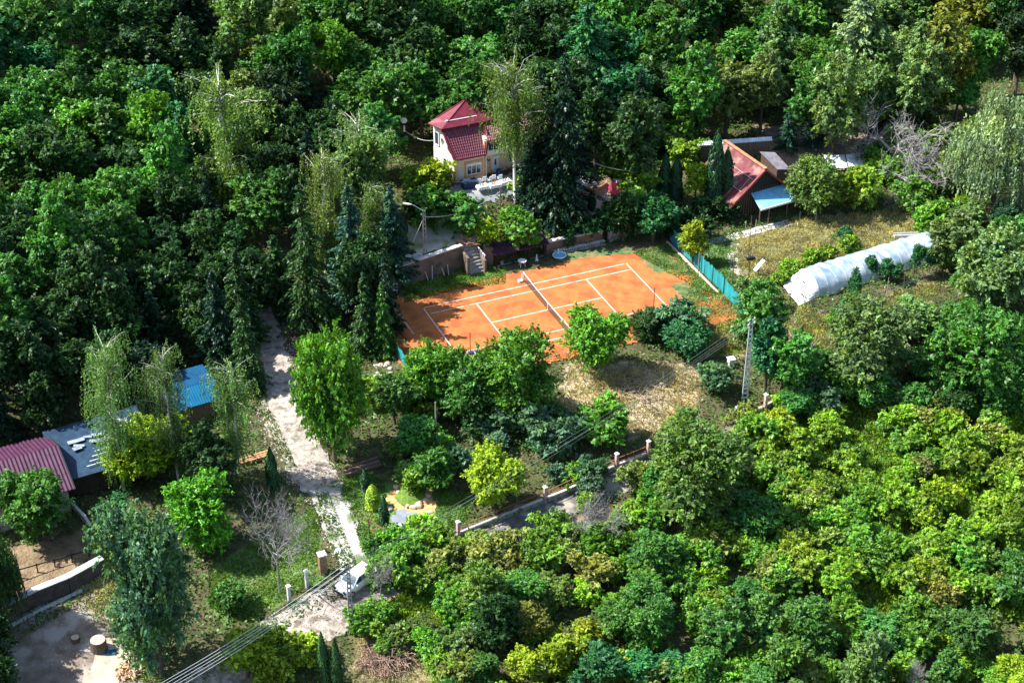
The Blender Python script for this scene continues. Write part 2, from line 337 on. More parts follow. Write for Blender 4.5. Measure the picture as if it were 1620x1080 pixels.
YARDM = mat('yard_soil', (.21, .165, .13), .95, .3, 1.0, c2=(.36, .32, .28), c2amt=.5, bump=.8)
PARKM = mat('parking_concrete', (.50, .46, .40), .9, .15, .8, c2=(.22, .26, .09), c2amt=.45, bump=.2)
PATIO = mat('patio_paving', (.24, .25, .27), .85, .12, 1.5, c2=(.3, .3, .3), c2amt=.3)
GRAVELM = mat('orange_gravel', (.62, .32, .14), .95, .3, 3); PAVE = mat('blue_grey_paving', (.22, .25, .30), .85, .15, 2)
strip('dirt_road', [(395, 470, 4.3), (412, 520, 4.0), (428, 570, 3.8), (440, 620, 3.8), (457, 670, 4.0), (477, 710, 4.2), (495, 745, 4.2), (518, 780, 3.4)], ROADM)
strip('gravel_track', [(512, 772, 3.2), (530, 810, 2.8), (545, 850, 2.8), (562, 890, 3), (585, 925, 3.4)], TRACKM, off=.06)
strip('valley_road', [(300, 1110, 5), (400, 1052, 5), (455, 1005, 5), (505, 975, 5), (560, 948, 5), (620, 915, 4.2)], ROADM, off=.045)
strip('lane', [(612, 919, 4), (700, 873, 3.6), (780, 838, 3.4), (850, 812, 3.4), (920, 785, 3.2), (985, 757, 3), (1050, 732, 3), (1130, 706, 2.8), (1205, 672, 3), (1262, 640, 2.8), (1340, 605, 2.4), (1420, 575, 2.2)], mat('old_asphalt', (.13, .125, .125), .9, .3, 1.4, c2=(.36, .31, .25), c2amt=.42, bump=.4), off=.05)
patch('parking_terrace', [(642, 425), (648, 350), (700, 345), (762, 352), (758, 395), (700, 405), (660, 416)], PARKM, off=.05)
patch('house_patio', None, PATIO, off=.06, world=[UV(u, v)[:2] for u, v in ((-3, -21.6), (-2.6, -19), (10, -18.5), (14, -19), (14, -22.6), (-1, -23))])
patch('play_yard', [(930, 318), (995, 312), (1000, 342), (940, 350)], mat('pinkish_paving', (.5, .38, .30), .9, .15, 1), off=.05)
patch('earth_yard', [(-60, 1010), (20, 965), (140, 925), (160, 960), (185, 1000), (215, 1040), (225, 1110), (-60, 1110)], YARDM, off=.05)
strip('garden_path', [(1080, 395, 1.0), (1150, 377, 1.1), (1200, 364, 1.3), (1250, 352, 1.2)], LCONC, jag=.1)
strip('footpath', [(1163, 385, .9), (1158, 405, .9), (1162, 425, .9), (1180, 440, 1)], ROADM, jag=.15)
patch('pond_gravel', [(612, 785), (640, 762), (680, 775), (690, 815), (668, 820), (625, 805)], GRAVELM, off=.05, cell=.35)
patch('pond_paving', [(618, 832), (630, 806), (665, 815), (672, 838), (640, 848)], PAVE, off=.055, cell=.35)
patch('limestone_spoil', [(170, 1005), (205, 1020), (215, 1060), (190, 1085), (120, 1085), (150, 1050)], mat('pale_spoil', (.42, .36, .29), .95, .2, 1), off=.08)

WORN = mat('worn_grass_on_clay', (.09, .14, .05), .95, .4, 1.5, c2=(.34, .17, .08), c2amt=.35, bump=.4)
patch('worn_grass', [(1012, 404), (1050, 392), (1075, 412), (1090, 430), (1070, 432), (1060, 432), (1050, 430), (1040, 432), (1022, 420)], WORN, off=.045, cell=.3, z=.0)
patch('worn_grass', [(1062, 452), (1085, 447), (1110, 462), (1125, 476), (1100, 478), (1080, 468)], WORN, off=.05, cell=.3, z=.0)
patch('worn_grass', [(870, 404), (935, 398), (1000, 392), (1010, 400), (940, 406), (890, 414)], WORN, off=.047, cell=.3, z=.0)
# tennis court
CB = [(-17.6, -7.3), (-14, -8.3), (-9, -8.3), (-5, -8.1), (-1.5, -8.4), (3, -8.2), (8, -8.5), (13.2, -8.1), (14.3, -6.0), (15.8, -4.2), (14.8, -1.8), (17.4, -.4), (16, 2.0), (17.8, 4.2), (17.9, 9.2), (-17.6, 9.2)]
patch('clay_court', None, CLAY, off=.0, cell=.3, world=[UV(u, v)[:2] for u, v in CB], z=.03)
lines = MB()
LINEM = mat('dusty_line_paint', (.62, .55, .48), .9, .12, 1.2, c2=(.55, .36, .24), c2amt=.2)
def ln(u0, v0, u1, v1, wd=.06):
    a = UV(u0, v0, .036); b = UV(u1, v1, .036); t = (b - a).normalized(); s = Vector((-t.y, t.x, 0)) * wd
    lines.add([a + s, a - s, b - s, b + s], [(0, 1, 2, 3)])
ln(-11.8, -5.485, 11.6, -5.485); ln(-11.5, -4.115, 11.7, -4.115); ln(-11.5, 4.115, 11.5, 4.115); ln(-11.8, 5.485, 11.6, 5.485)
ln(-11.885, -5.3, -11.885, 5.5); ln(11.885, -5.5, 11.885, 5.5); ln(-6.4, -4.04, -6.4, 4.04); ln(6.4, -4.04, 6.4, 4.04); ln(-6.3, 0, 6.3, 0, .06); ln(-14.6, -6.7, -14.6, -1.0, .05)
tag(lines.build('court_lines', LINEM), kind='structure')
net = thing('tennis_net', 'tennis net with white top band stretched across the orange clay court', 'tennis net', UV(0, 0, .03), PHI)
def netmat():
    m, t, p = newmat('net_mesh'); N = t.nodes.new; tr = N('ShaderNodeBsdfTransparent'); mx = N('ShaderNodeMixShader'); mx.inputs[0].default_value = .55
    p.inputs['Base Color'].default_value = (.05, .06, .05, 1); t.links.new(tr.outputs[0], mx.inputs[1]); t.links.new(p.outputs[0], mx.inputs[2]); t.links.new(mx.outputs[0], t.nodes['Material Output'].inputs[0]); return m
NETM = netmat()
def netz(y): return .93 + .13 * abs(y / 6.4) ** 1.5
m = MB()
for i in range(12):
    a, b = -6.35 + i * 12.7 / 12, -6.35 + (i + 1) * 12.7 / 12
    m.add([(0, a, .03), (0, b, .03), (0, b, netz(b)), (0, a, netz(a))], [(0, 1, 2, 3)])
m.build('mesh_netting', NETM, net)
m = MB()
for i in range(12):
    a, b = -6.4 + i * 12.8 / 12, -6.4 + (i + 1) * 12.8 / 12; m.beam((0, a, netz(a)), (0, b, netz(b)), .05, .1)
m.build('top_band', WHITE, net)
for y in (-6.45, 6.45): MB().cyl((0, y, 0), .055, 1.15, 8).build('post', WHITE, net)
MB().box((-.35, 6.4, .12), (.5, .4, .24)).cyl((-.2, 6.4, .2), .05, .7, 8).build('winder', WHITE, net)
MB().beam((0, 0, 0), (0, 0, .93), .06, .03).build('centre_strap', WHITE, net)

# ------------------------------------------------------------------ vegetation prototypes
def nrm(a): return a / (np.linalg.norm(a, axis=-1, keepdims=True) + 1e-9)
def leafquads(P, N, L, Wd, T=None):
    n = len(P); N = nrm(N)
    if T is None: T = rng.normal(size=(n, 3))
    T = nrm(T - N * np.sum(T * N, 1, keepdims=True)); B = np.cross(N, T)
    s = rng.uniform(.65, 1.35, (n, 1)); L = L * s; Wd = Wd * s
    V = np.stack([P - T * L / 2, P + B * Wd / 2 + N * L * .12, P + T * L / 2 - N * L * .1, P - B * Wd / 2 + N * L * .12], 1).reshape(-1, 3)
    return V, np.arange(4 * n).reshape(-1, 4)
def rdir(n): return nrm(rng.normal(size=(n, 3)))
def crown_broad(R, asp, nl, n, leaf, low=-.55, spread=1.0):
    d = rdir(nl * 4); d = d[d[:, 2] > low][:nl]; nl = len(d); ax = rng.uniform(.82, 1.15, 2)
    c = d * (rng.uniform(.30, .86, (nl, 1))) * R * np.array([ax[0], ax[1], asp]); r = R * rng.uniform(.15, .40, nl) * (1.15 - .35 * np.linalg.norm(c, axis=1) / (R * max(1, asp)))[:]
    c = np.vstack([c, [[0, 0, -.1 * R], [rng.normal(0, .2) * R, rng.normal(0, .2) * R, R * asp * .45]]]); r = np.append(r, [R * .42, R * .3]); nl += 2
    # every lobe carries leafy twigs that point outwards and up
    ns = n // 15; wts = r ** 2 / np.sum(r ** 2); k = rng.choice(nl, ns, p=wts); dd = rdir(ns); fl = rng.random(ns) < .4; dd[:, 2] = np.where(fl, np.abs(dd[:, 2]), dd[:, 2])
    sc = c[k] + dd * (r[k] * rng.uniform(.45, 1.05, ns))[:, None]; out = nrm(sc / np.array([1, 1, asp])); keep = np.sum(dd * out, 1) > -.4; sc, dd, out = sc[keep], dd[keep], out[keep]; ns = len(sc)
    td = nrm(dd * .75 + out * .35 + np.array([0, 0, .35]) + rdir(ns) * .55); tl = rng.uniform(.35, 1.15, ns) * (R / 3.0) ** .5; q = rng.choice(ns, n, p=tl / tl.sum()); s = rng.random(n)
    sn = nrm(rdir(ns) * .8 + np.array([0, 0, .8]) + td * .2); side = nrm(np.cross(td, sn)); lat = rng.normal(0, 1, n) * (.20 * (1.15 - s) * tl[q] + .02)
    P = sc[q] + td[q] * (s * tl[q])[:, None] + side[q] * lat[:, None] + rng.normal(0, .035, (n, 3)); P[:, 2] -= .18 * s * s * tl[q]
    T = td[q] + side[q] * (np.sign(lat) * rng.uniform(.2, 1.1, n))[:, None] + rdir(n) * .3; Nn = sn[q] + rdir(n) * .5
    V, F = leafquads(P, Nn, leaf, leaf * .5, T); return V, F, c, r
def finish(kind, V, F, trunk, hc, R, Ht, leafm=LEAF, bark=BARK):
    me = npmesh(kind + '_crown', V + np.array([0, 0, hc]), F); me.materials.append(leafm)
    tm = trunk.mesh(kind + '_trunk'); tm.materials.append(bark); tm.polygons.foreach_set('use_smooth', [True] * len(tm.polygons))
    return dict(crown=me, trunk=tm, hc=hc, R=R, H=Ht)
def limb(a, b, r0, r1, mb, sag=.0, n=5, wob=.05):
    a = Vector(a); b = Vector(b); L = (b - a).length; pts = []
    for i in range(n + 1):
        t = i / n; p = a.lerp(b, t); p.z += sag * sin(pi * t) * L; p += Vector(rng.normal(0, wob * L * .3, 3)) * (0 < i < n); pts.append(p)
    mb.tube(pts, [r0 + (r1 - r0) * i / n for i in range(n + 1)], 5)
def broad(R, hc, asp, nl, n, leaf, low=-.55, tr=.2):
    V, F, c, r = crown_broad(R, asp, nl, n, leaf, low); t = MB()
    top = (rng.normal(0, .1), rng.normal(0, .1), hc - R * asp * .3)
    t.tube([(0, 0, -.5), (.02, .03, hc * .3), top], [tr * 1.25, tr, tr * .6], 8)
    for ci in c[:9]: limb(top, (ci[0], ci[1], ci[2] + hc), tr * .5, .03, t, .08)
    limb(top, (0, 0, hc + R * asp * .5), tr * .55, .03, t)
    return finish('broadleaf', V, F, t, hc, R, hc + R * asp)
PRO = {}
PRO['B'] = [broad(3.0, 5.6, a, nl, 14000, .34, -.85, .2) for a, nl in ((1.1, 16), (1.5, 22), (1.25, 14), (1.8, 24), (1.35, 13), (1.2, 26), (1.65, 17), (1.0, 18), (1.4, 30))]
PRO['S'] = [broad(1.6, 1.2, a, nl, 5200, .27, -.25, .06) for a, nl in ((.85, 12), (.75, 9), (1.15, 14), (.65, 16), (1.3, 10))]
PRO['L'] = [broad(4.5, 5.0, a, nl, 34000, .34, -.9, .24) for a, nl in ((.9, 34), (1.0, 28), (1.1, 40))]
def spruce(Ht, R, whorls, per, seed, droop=.35, cards=22, leaf=.34, pw=.9):
    t = MB(); t.tube([(0, 0, -.4), (0, 0, Ht * .5), (0, 0, Ht)], [.22, .13, .02], 7); P = []; N = []; T = []
    for i in range(whorls):
        f = (i + .5) / whorls; z = Ht * (.08 + .91 * f); L = R * ((1 - f) ** pw) * rng.uniform(.85, 1.1) + .12
        nb = max(4, int(per * (1 - f * .5)))
        for k in range(nb):
            an = rng.uniform(0, 2 * pi); Lk = L * rng.uniform(.7, 1.18); dirv = np.array([cos(an), sin(an), 0]); side = np.array([-sin(an), cos(an), 0])
            m = max(4, int(cards * Lk / R)); s = np.linspace(.12, 1, m) + rng.normal(0, .02, m)
            pos = dirv * (s * Lk)[:, None] + np.array([0, 0, 1]) * (z - droop * Lk * s ** 1.4 + .12 * Lk * np.maximum(0, s - .7))[:, None]
            for sg in (-1, 0, 1):
                w_ = sg * .22 * Lk * (1.05 - s) + rng.normal(0, .04, m)
                P.append(pos + side * w_[:, None] - np.array([0, 0, .10]) * abs(sg)); N.append(np.array([0, 0, 1]) + rng.normal(0, .45, (m, 3))); T.append(dirv + side * sg * .8 + rng.normal(0, .2, (m, 3)) - np.array([0, 0, .5]))
            if i % 2 == 0 and k % 3 == 0: t.tube([(0, 0, z), tuple(dirv * Lk * .8 + np.array([0, 0, z - droop * Lk * .7]))], [.035, .012], 4)
    V, F = leafquads(np.vstack(P), np.vstack(N), leaf, leaf * .42, np.vstack(T))
    return finish('spruce', V, F, t, 0, R, Ht, NEEDLE)
PRO['K'] = [spruce(11, 2.6, 30, 11, 1), spruce(11, 3.0, 26, 10, 2, .45), spruce(11, 2.3, 32, 11, 3, .3)]
PRO['F'] = [spruce(11, 3.4, 34, 15, 4, .18, 26, .36, .62), spruce(11, 3.1, 30, 16, 5, .12, 24, .38, .55)]   # full feathery conifer
def strands(starts, lens, out, leaf, step=.16):
    P = []; T = []
    for s0, L, o in zip(starts, lens, out):
        m = max(3, int(L / step)); s = np.linspace(0, 1, m); off = rng.normal(0, .12, 2)
        pos = s0 + np.outer(np.sin(s * pi / 2) * .18 * L, o) + np.outer(s * s * L * .2, [off[0], off[1], 0]) - np.outer(s * L, [0, 0, 1]); P.append(pos + rng.normal(0, .05, pos.shape)); T.append(np.tile([0, 0, -1.], (m, 1)) + rng.normal(0, .35, (m, 3)))
    P = np.vstack(P); return leafquads(P, rdir(len(P)) + np.array([0, 0, .25]), leaf, leaf * .42, np.vstack(T))
def birch(Ht, R, nb, seed, f0=.22, zmin=0.0):
    t = MB(); lean = rng.normal(0, .25, 2); t.tube([(0, 0, -.4), (lean[0] * .4, lean[1] * .4, Ht * .4), (lean[0], lean[1], Ht * .75), (lean[0] * 1.5, lean[1] * 1.4, Ht)], [.17, .13, .08, .02], 8)
    S = []; Ls = []; O = []
    for i in range(nb):
        f = rng.uniform(f0, .97); z = Ht * f; an = rng.uniform(0, 2 * pi); L = R * (.35 + .85 * sin(pi * min(1, (1 - f) * 1.15 + .12))) * rng.choice([.4, .65, .95, 1.2]) * rng.uniform(.85, 1.1)
        d = np.array([cos(an), sin(an), 0]); base = np.array([lean[0] * f, lean[1] * f, z]); tip = base + d * L + np.array([0, 0, L * .55]); lm = []
        limb(base, tip, .04 if i % 3 == 0 else .02, .008, t, .12, 4)
        for k in range(20):
            s = rng.uniform(.1, 1.05); S.append(base + (tip - base) * s + rng.normal(0, .16, 3)); Ls.append(rng.uniform(.5, 2.9) * (.6 + .6 * (1 - f))); O.append(d)
    Ls = [max(.3, min(l, s_[2] - zmin * Ht)) for l, s_ in zip(Ls, S)]
    V, F = strands(S, Ls, O, .22); d = finish('birch', V, F, t, 0, R, Ht, LEAF, BIRCHBARK); return d
PRO['W'] = [birch(12, 2.3, 62, 1), birch(12, 2.0, 56, 2), birch(12, 2.5, 70, 3), birch(12, 2.5, 74, 4, .5, .34)]
def willow(R, Ht):
    t = MB(); t.tube([(0, 0, -.4), (.1, 0, Ht * .3), (0, 0, Ht * .6)], [.3, .24, .15], 8); n = 950
    d = rdir(n * 2); d = d[d[:, 2] > -.05][:n]; n = len(d); bl = 1 + .22 * np.sin(d[:, 0] * 5 + 1) * np.sin(d[:, 1] * 6)
    S = d * (bl * rng.uniform(.55, 1.0, n))[:, None] * np.array([R, R, Ht * .52]) + np.array([0, 0, Ht * .45])
    Ls = np.minimum(rng.uniform(1.0, 3.2, n), S[:, 2] - .3)
    for i in range(14): limb((0, 0, Ht * .5), S[i * 7] * .85, .07, .02, t, .1)
    V, F = strands(S, np.maximum(Ls, .3), d * np.array([1, 1, 0]), .27, .11); nn = 9000; d2 = rdir(nn); d2[:, 2] = np.abs(d2[:, 2]) - .3; P2 = d2 * (rng.uniform(.6, .98, nn) * (1 + .15 * np.sin(d2[:, 0] * 7) * np.sin(d2[:, 1] * 8 + 1)))[:, None] * np.array([R, R, Ht * .5]) + np.array([0, 0, Ht * .47]); V2, F2 = leafquads(P2, d2 + rdir(nn) * .6, .32, .15, np.tile([0, 0, -1.], (nn, 1)) + rng.normal(0, .4, (nn, 3))); F = np.vstack([F, F2 + len(V)]); V = np.vstack([V, V2]); return finish('willow', V, F, t, 0, R, Ht)
PRO['P'] = [willow(3.9, 9.5), willow(4.2, 9.0)]
def thuja(Ht, R, n):
    z = rng.uniform(0.02, 1, n) ** 1.1; an = rng.uniform(0, 2 * pi, n); r = R * np.minimum(1, (1 - z) * 2.2) ** .7 * (.85 + .15 * np.sin(an * 3 + z * 9)) * rng.uniform(.7, 1.05, n)
    P = np.stack([r * np.cos(an), r * np.sin(an), z * Ht], 1); Nn = np.stack([np.cos(an), np.sin(an), .4 + 0 * an], 1) + rdir(n) * .5; T = np.tile([0, 0, 1.], (n, 1)) + rng.normal(0, .35, (n, 3))
    V, F = leafquads(P, Nn, .3, .13, T); t = MB(); t.tube([(0, 0, -.2), (0, 0, Ht * .9)], [.08, .02], 6); return finish('thuja', V, F, t, 0, R, Ht, NEEDLE)
PRO['T'] = [thuja(6, .85, 3200), thuja(6, .7, 2600)]
def deadtree(Ht, R, up=1.0, seed=1, dens=3):
    rs = random.Random(seed); t = MB()
    def grow(p, d, L, r, lv):
        q = p; pts = [p]; dd = d.copy()
        for i in range(3):
            dd = (dd + Vector((rs.gauss(0, .22), rs.gauss(0, .22), rs.gauss(.03 * up, .15)))).normalized(); q = q + dd * L / 3; pts.append(q)
        t.tube(pts, [r, r * .85, r * .7, r * .5], 5 if lv < 2 else 3, False)
        if lv >= 5 or r < .009: return
        for k in range(rs.choice((dens - 1, dens, dens))):
            s = rs.choice((1, 2, 3, 3)); nd = (dd + Vector((rs.gauss(0, .75), rs.gauss(0, .75), rs.gauss(.15 * up, .4)))).normalized(); grow(pts[s], nd, L * rs.uniform(.6, .85), max(r * .58, .011), lv + 1)
    for k in range(3 if up < .5 else 1):
        d0 = Vector((rs.gauss(0, .8), rs.gauss(0, .8), .8)) if up < .5 else Vector((rs.gauss(0, .1), 0, 1)); grow(Vector((0, 0, -.2)), d0.normalized(), Ht * .34, .15, 0)
    for k in range(4 if up >= .5 else 0):
        an = k * 1.7 + rs.random(); grow(Vector((0, 0, Ht * (.3 + .05 * k))), Vector((cos(an), sin(an), .7)).normalized(), Ht * .26, .08, 1)
    return t
PRO['D'] = []
for sd, up, de in ((3, 1, 4), (11, 1, 4), (5, .2, 4)):
    tb = deadtree(9 if up == 1 else 7, 3, up, sd, de); me = tb.mesh('dead_branches'); me.materials.append(DEADW); zz = max(p[2] for p in tb.v)
    PRO['D'].append(dict(trunk=me, crown=None, H=zz, R=max(abs(p[0]) for p in tb.v), hc=0))

# ------------------------------------------------------------------ colours of leaves (albedo)
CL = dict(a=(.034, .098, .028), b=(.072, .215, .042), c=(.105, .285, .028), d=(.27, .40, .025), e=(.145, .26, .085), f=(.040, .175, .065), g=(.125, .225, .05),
          k=(0.011, 0.044, 0.024), o=(.19, .24, .04), j=(.29, .41, .035), l=(0.206, 0.283, 0.071), n=(0.020, 0.087, 0.029), m=(.085, .20, .105), h=(.120, .29, .038), i=(.19, .35, .035), s=(0.031, 0.100, 0.072), r=(0.258, 0.129, 0.077), w=(.125, .235, .07), x=(0.232, 0.361, 0.181))  # k: near-black, for dark spruces and for deep forest shade put into colour
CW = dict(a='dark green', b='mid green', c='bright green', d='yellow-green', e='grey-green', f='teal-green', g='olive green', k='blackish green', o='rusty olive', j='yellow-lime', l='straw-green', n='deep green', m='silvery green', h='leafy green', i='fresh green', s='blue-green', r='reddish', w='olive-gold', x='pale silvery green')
KN = dict(B=('broadleaf_tree', 'tree', 'broadleaf tree'), S=('shrub', 'shrub', 'bushy shrub'), L=('broadleaf_tree', 'tree', 'spreading tree'), K=('spruce_tree', 'tree', 'spruce'), F=('conifer_tree', 'tree', 'full conifer'), W=('birch_tree', 'tree', 'weeping birch'), P=('willow_tree', 'tree', 'drooping willow'), T=('thuja', 'tree', 'column thuja'), D=('dead_tree', 'tree', 'dead bare tree'))
USED = set(); NT = [0]
def plant(kind, P, k, colk, label=None, group=None, kz=None, var=.12, pr=None, name=None, cat=None):
    pr = pr if pr is not None else PRO[kind][NT[0] % len(PRO[kind])]; NT[0] += 1
    nm, ct, _ = KN[kind]; t = thing(name or nm, None, cat or ct, P, rng.uniform(0, 2 * pi), group)
    t.scale = (k, k, kz or k); c = np.array(CL[colk]) * rng.uniform(1 - var, 1 + var) * (1 + rng.normal(0, var * .35, 3)); c = np.clip(c, .004, .6)
    o = bpy.data.objects.new('trunk', pr['trunk']); COL.objects.link(o); o.parent = t
    if pr['crown']:
        o = bpy.data.objects.new('crown', pr['crown']); COL.objects.link(o); o.parent = t; o.color = (*c, 1)
    q = toPx(np.array(P) + np.array([0, 0, pr['H'] * (kz or k) * .55]))
    if label is None: label = f"{CW[colk]} {KN[kind][2]}"; loc = True
    else: loc = False
    t['label'] = label
    if loc: t['_auto'] = 1; AUTO.append((t, q))
    else: USED.add(label)
    return t
AUTO = []
def PT(kind, cx, cy, r, colk, label=None, group=None, pr=None, stretch=1.0, **kw):
    """crown centred at photo pixel cx,cy with radius r pixels"""
    pr = pr if pr is not None else PRO[kind][NT[0] % len(PRO[kind])]; k = .4; r = r * (1.04 if kind == 'L' else 1)
    for _ in range(4):
        P = W(cx, cy, pr['hc'] * k * stretch); Q = P + Vector((0, 0, pr['hc'] * k)); k = r / SCL(Q) / pr['R']
    return plant(kind, P, k, colk, label, group, k * stretch, pr=pr, **kw)
def BT(kind, bx, by, topy, colk, label=None, group=None, wpx=None, pr=None, **kw):
    """tree standing at photo pixel bx,by whose top is at row topy; wpx = crown width in pixels"""
    pr = pr if pr is not None else PRO[kind][NT[0] % len(PRO[kind])]; P = W(bx, by); s = SCL(P); kz = (by - topy) / (s * cos(TH)) / pr['H']
    k = (wpx / 2 / s / pr['R']) if wpx else kz
    return plant(kind, P, k, colk, label, group, kz, pr=pr, **kw)

# ------------------------------------------------------------------ buildings
def window(parent, c, wd, hh, ax='x', frame=WHITE, glass=GLASS, n=2, trim=None, label=None, out=-1):
    """window on a wall; c = centre on the wall face, ax = wall direction (unit 2-vector) , out = outward normal side"""
    a = Vector((1, 0, 0)) if ax == 'x' else Vector((ax[0], ax[1], 0)).normalized(); nn = Vector((a.y, -a.x, 0)); rz = math.atan2(a.y, a.x); c = Vector(c)
    m = MB()
    for s in (-1, 1): m.box(c + a * s * (wd / 2) + nn * .03, (.09, .12, hh + .09), rz)
    for s in (-1, 1): m.box(c + Vector((0, 0, s * hh / 2)) + nn * .03, (wd - .09, .12, .09), rz)
    for i in range(1, n): m.box(c + a * (-wd / 2 + wd * i / n) + nn * .025, (.07, .1, hh - .09), rz)
    f = m.build('window', frame, parent, label)
    MB().box(c + nn * .004, (wd - .09, .03, hh - .09), rz).build('pane', glass, f)
    if trim:
        m = MB()
        for s in (-1, 1): m.box(c + a * s * (wd / 2 + .2) + nn * .02, (.22, .07, hh + .7), rz)
        for s in (-1, 1): m.box(c + Vector((0, 0, s * (hh / 2 + .22))) + nn * .02, (wd + .18, .07, .24), rz)
        m.build('window_trim', trim, f)
    return f
house = thing('house', 'cream house with crimson hipped tower roof and plum tiled mansards', 'house', UV(-1.3, -23.2, 4.0), PHI)
zb = -.5
MB().prism([(0, 0), (3.7, 0), (3.7, 5.0), (1.7, 5.0), (-1.1, 3.6)], zb, 3.35).build('ground_floor_wall', PEACH, house)
m = MB(); m.prism([(-.6, 1.95), (5.3, 1.95), (4.6, 4.6), (1.7, 5.0), (-1.1, 3.6)], 3.352, 6.35)
m.add([(0, .02, 3.35), (-.6, 1.95, 3.35), (-.6, 1.95, 6.3)], [(0, 1, 2)]); m.build('upper_wall', CREAM, house)
MB().prism([(-.03, -.01), (-.03, .05), (-1.13, 3.6), (-1.1, 3.6), (-.0, .0)], zb, 3.34).build('side_wall_render', mat('sunlit_cream_render', (.84, .80, .74), .85, .08, 2, bump=.05), house)  # thin paler skin; the side wall's sunlit look is put into its colour
MB().prism([(3.702, .9), (12.5, .9), (12.5, 5.4), (3.702, 5.4)], zb, 2.75).build('wing_ground_wall', PEACH, house)
MB().prism([(3.702, .0), (12.6, .0), (12.6, 5.42), (5.302, 5.42), (5.302, 2), (3.702, 2)], 2.752, 4.95).build('wing_upper_wall', CREAM, house)
MB().box((3.72, -.06, 2.1), (.16, .1, 5.2)).build('corner_post', ORANGE, house); MB().box((12.4, .3, 1.1), (.25, .25, 3.28)).build('corner_post', ORANGE, house)
# mansard front with slim hips
m = MB().quadsheet((.1, -.38, 3.28), (3.62, -.38, 3.28), (4.3, 1.9, 6.32), (-.55, 1.9, 6.32), th=.1, corr=15, amp=.035, rows=12, rowamp=.05)
m.build('mansard_roof', TILE, house, smooth=False)
m = MB().quadsheet((3.9, -.38, 4.85), (12.9, -.38, 4.85), (12.7, 2.2, 6.25), (4.5, 2.0, 6.25), th=.1, corr=38, amp=.035, rows=8, rowamp=.05)
m.quadsheet((12.7, 5.9, 5.2), (4.6, 5.9, 5.2), (4.9, 3.4, 6.5), (12.5, 3.4, 6.5), th=.08); m.quadsheet((4.5, 2.03, 6.27), (12.7, 2.22, 6.27), (12.5, 3.4, 6.5), (4.9, 3.4, 6.5), th=.08, corr=36, rows=4)
m.build('wing_roof', TILE, house)
m = MB(); m.add([(3.64, -.4, 3.2), (3.68, -.05, 3.2), (4.4, 2, 6.3), (4.2, .3, 5.6)], [(0, 1, 2, 3)]); m.add([(-.02, -.42, 3.2), (.1, -.4, 3.3), (-.5, 1.9, 6.3), (-.75, 1.95, 6.2)], [(0, 1, 2, 3)])
m.beam((-.15, -.45, 3.2), (3.7, -.45, 3.2), .12, .22); m.beam((-.15, -.45, 3.2), (-.72, 1.9, 6.2), .16, .24); m.beam((3.68, -.45, 3.2), (3.95, -.4, 4.85), .12, .2); m.beam((3.95, -.45, 4.8), (12.9, -.45, 4.8), .1, .16)
m.build('fascia', REDROOF, house)
# tower roof with flared eaves
e = [(-.9, 1.45), (5.75, 1.45), (4.9, 5.0), (1.5, 5.3), (-1.75, 3.5)]; e2 = [(.0, 2.0), (5.0, 2.0), (4.4, 4.5), (1.9, 4.8), (-.8, 3.45)]; ap = (2.9, 3.7)
m = MB(); vs = [(p[0], p[1], 6.38) for p in e] + [(p[0], p[1], 6.85) for p in e2] + [(ap[0], ap[1], 8.35)] + [(p[0], p[1], 6.28) for p in e]
fs = [(i, (i + 1) % 5, (i + 1) % 5 + 5, i + 5) for i in range(5)] + [(i + 5, (i + 1) % 5 + 5, 10) for i in range(5)] + [(11 + (i + 1) % 5, 11 + i, i, (i + 1) % 5)[::-1] for i in range(5)] + [(15, 14, 13, 12, 11)]
m.add(vs, fs); rf = m.build('tower_roof', REDROOF, house)
m = MB()
for p in e2: m.beam((p[0], p[1], 6.9), (ap[0], ap[1], 8.39), .09, .06)
m.build('ridge_cap', REDROOF, rf)
MB().beam((-.15, 2.15, 6.93), (3.6, 2.15, 6.93), .22, .06).build('snow_guard', WHITE, rf)
c = MB().box((5.0, 4.4, 7.2), (.6, .6, 1.9)).build('chimney', mat('chimney_render', (.5, .36, .26), .9, .2, 3), house); MB().box((5.0, 4.4, 8.22), (.72, .72, .14)).tube([(4.8, 4.4, 8.47), (5.2, 4.4, 8.47)], .17, 8).build('chimney_cap', GREYM, c)
window(house, (2.35, -.0, 1.5), 1.7, 1.35, n=3, trim=ORANGE, label='white window with raised shutter in an orange surround'); MB().box((2.35, -.09, 2.05), (1.6, .05, .3)).build('roller_shutter', WHITE, house)
window(house, (4.75, 0, 3.9), 1.3, 1.1, n=2); window(house, (7.4, .9, 1.45), .9, 1.2, n=2); window(house, (8.2, 0, 3.9), 1.1, 1.0); window(house, (10.6, .9, 1.45), 1.1, 1.2); window(house, (10.9, 0, 3.9), 1.0, 1.0)
sd = (-.293, .956)
for y, z, wd, hh in ((1.5, 2.2, .6, .9), (2.9, 4.6, .7, 1.6)): window(house, (-.3 * y - .05, y, z), wd, hh, ax=(.29, -.956), n=1)
d = MB().box((5.35, .87, 1.05), (.95, .1, 2.1)).build('door', WHITE, house, 'white front door with a dark slot window'); MB().box((5.35, .8, 1.35), (.22, .03, .75)).build('door_glass', GLASS, d)
d = MB().box((.75, -.03, 1.0), (.75, .08, 1.75)).build('door', mat('cream_door', (.72, .6, .5), .8, .1, 3), house, 'flush cream side door')
m = MB().cyl((-.02, -.12, 0), .06, 3.2, 8); m.build('downpipe', mat('brown_pipe', (.3, .12, .08), .6, .1, 3), house); m = MB().cyl((3.85, -.14, .1), .05, 4.7, 8).build('downpipe', WHITE, house)
m = MB(); dp = Vector((-.62, 1.1, 5.0))
for r_, off in ((0, 0), (.45, -.12)): pass
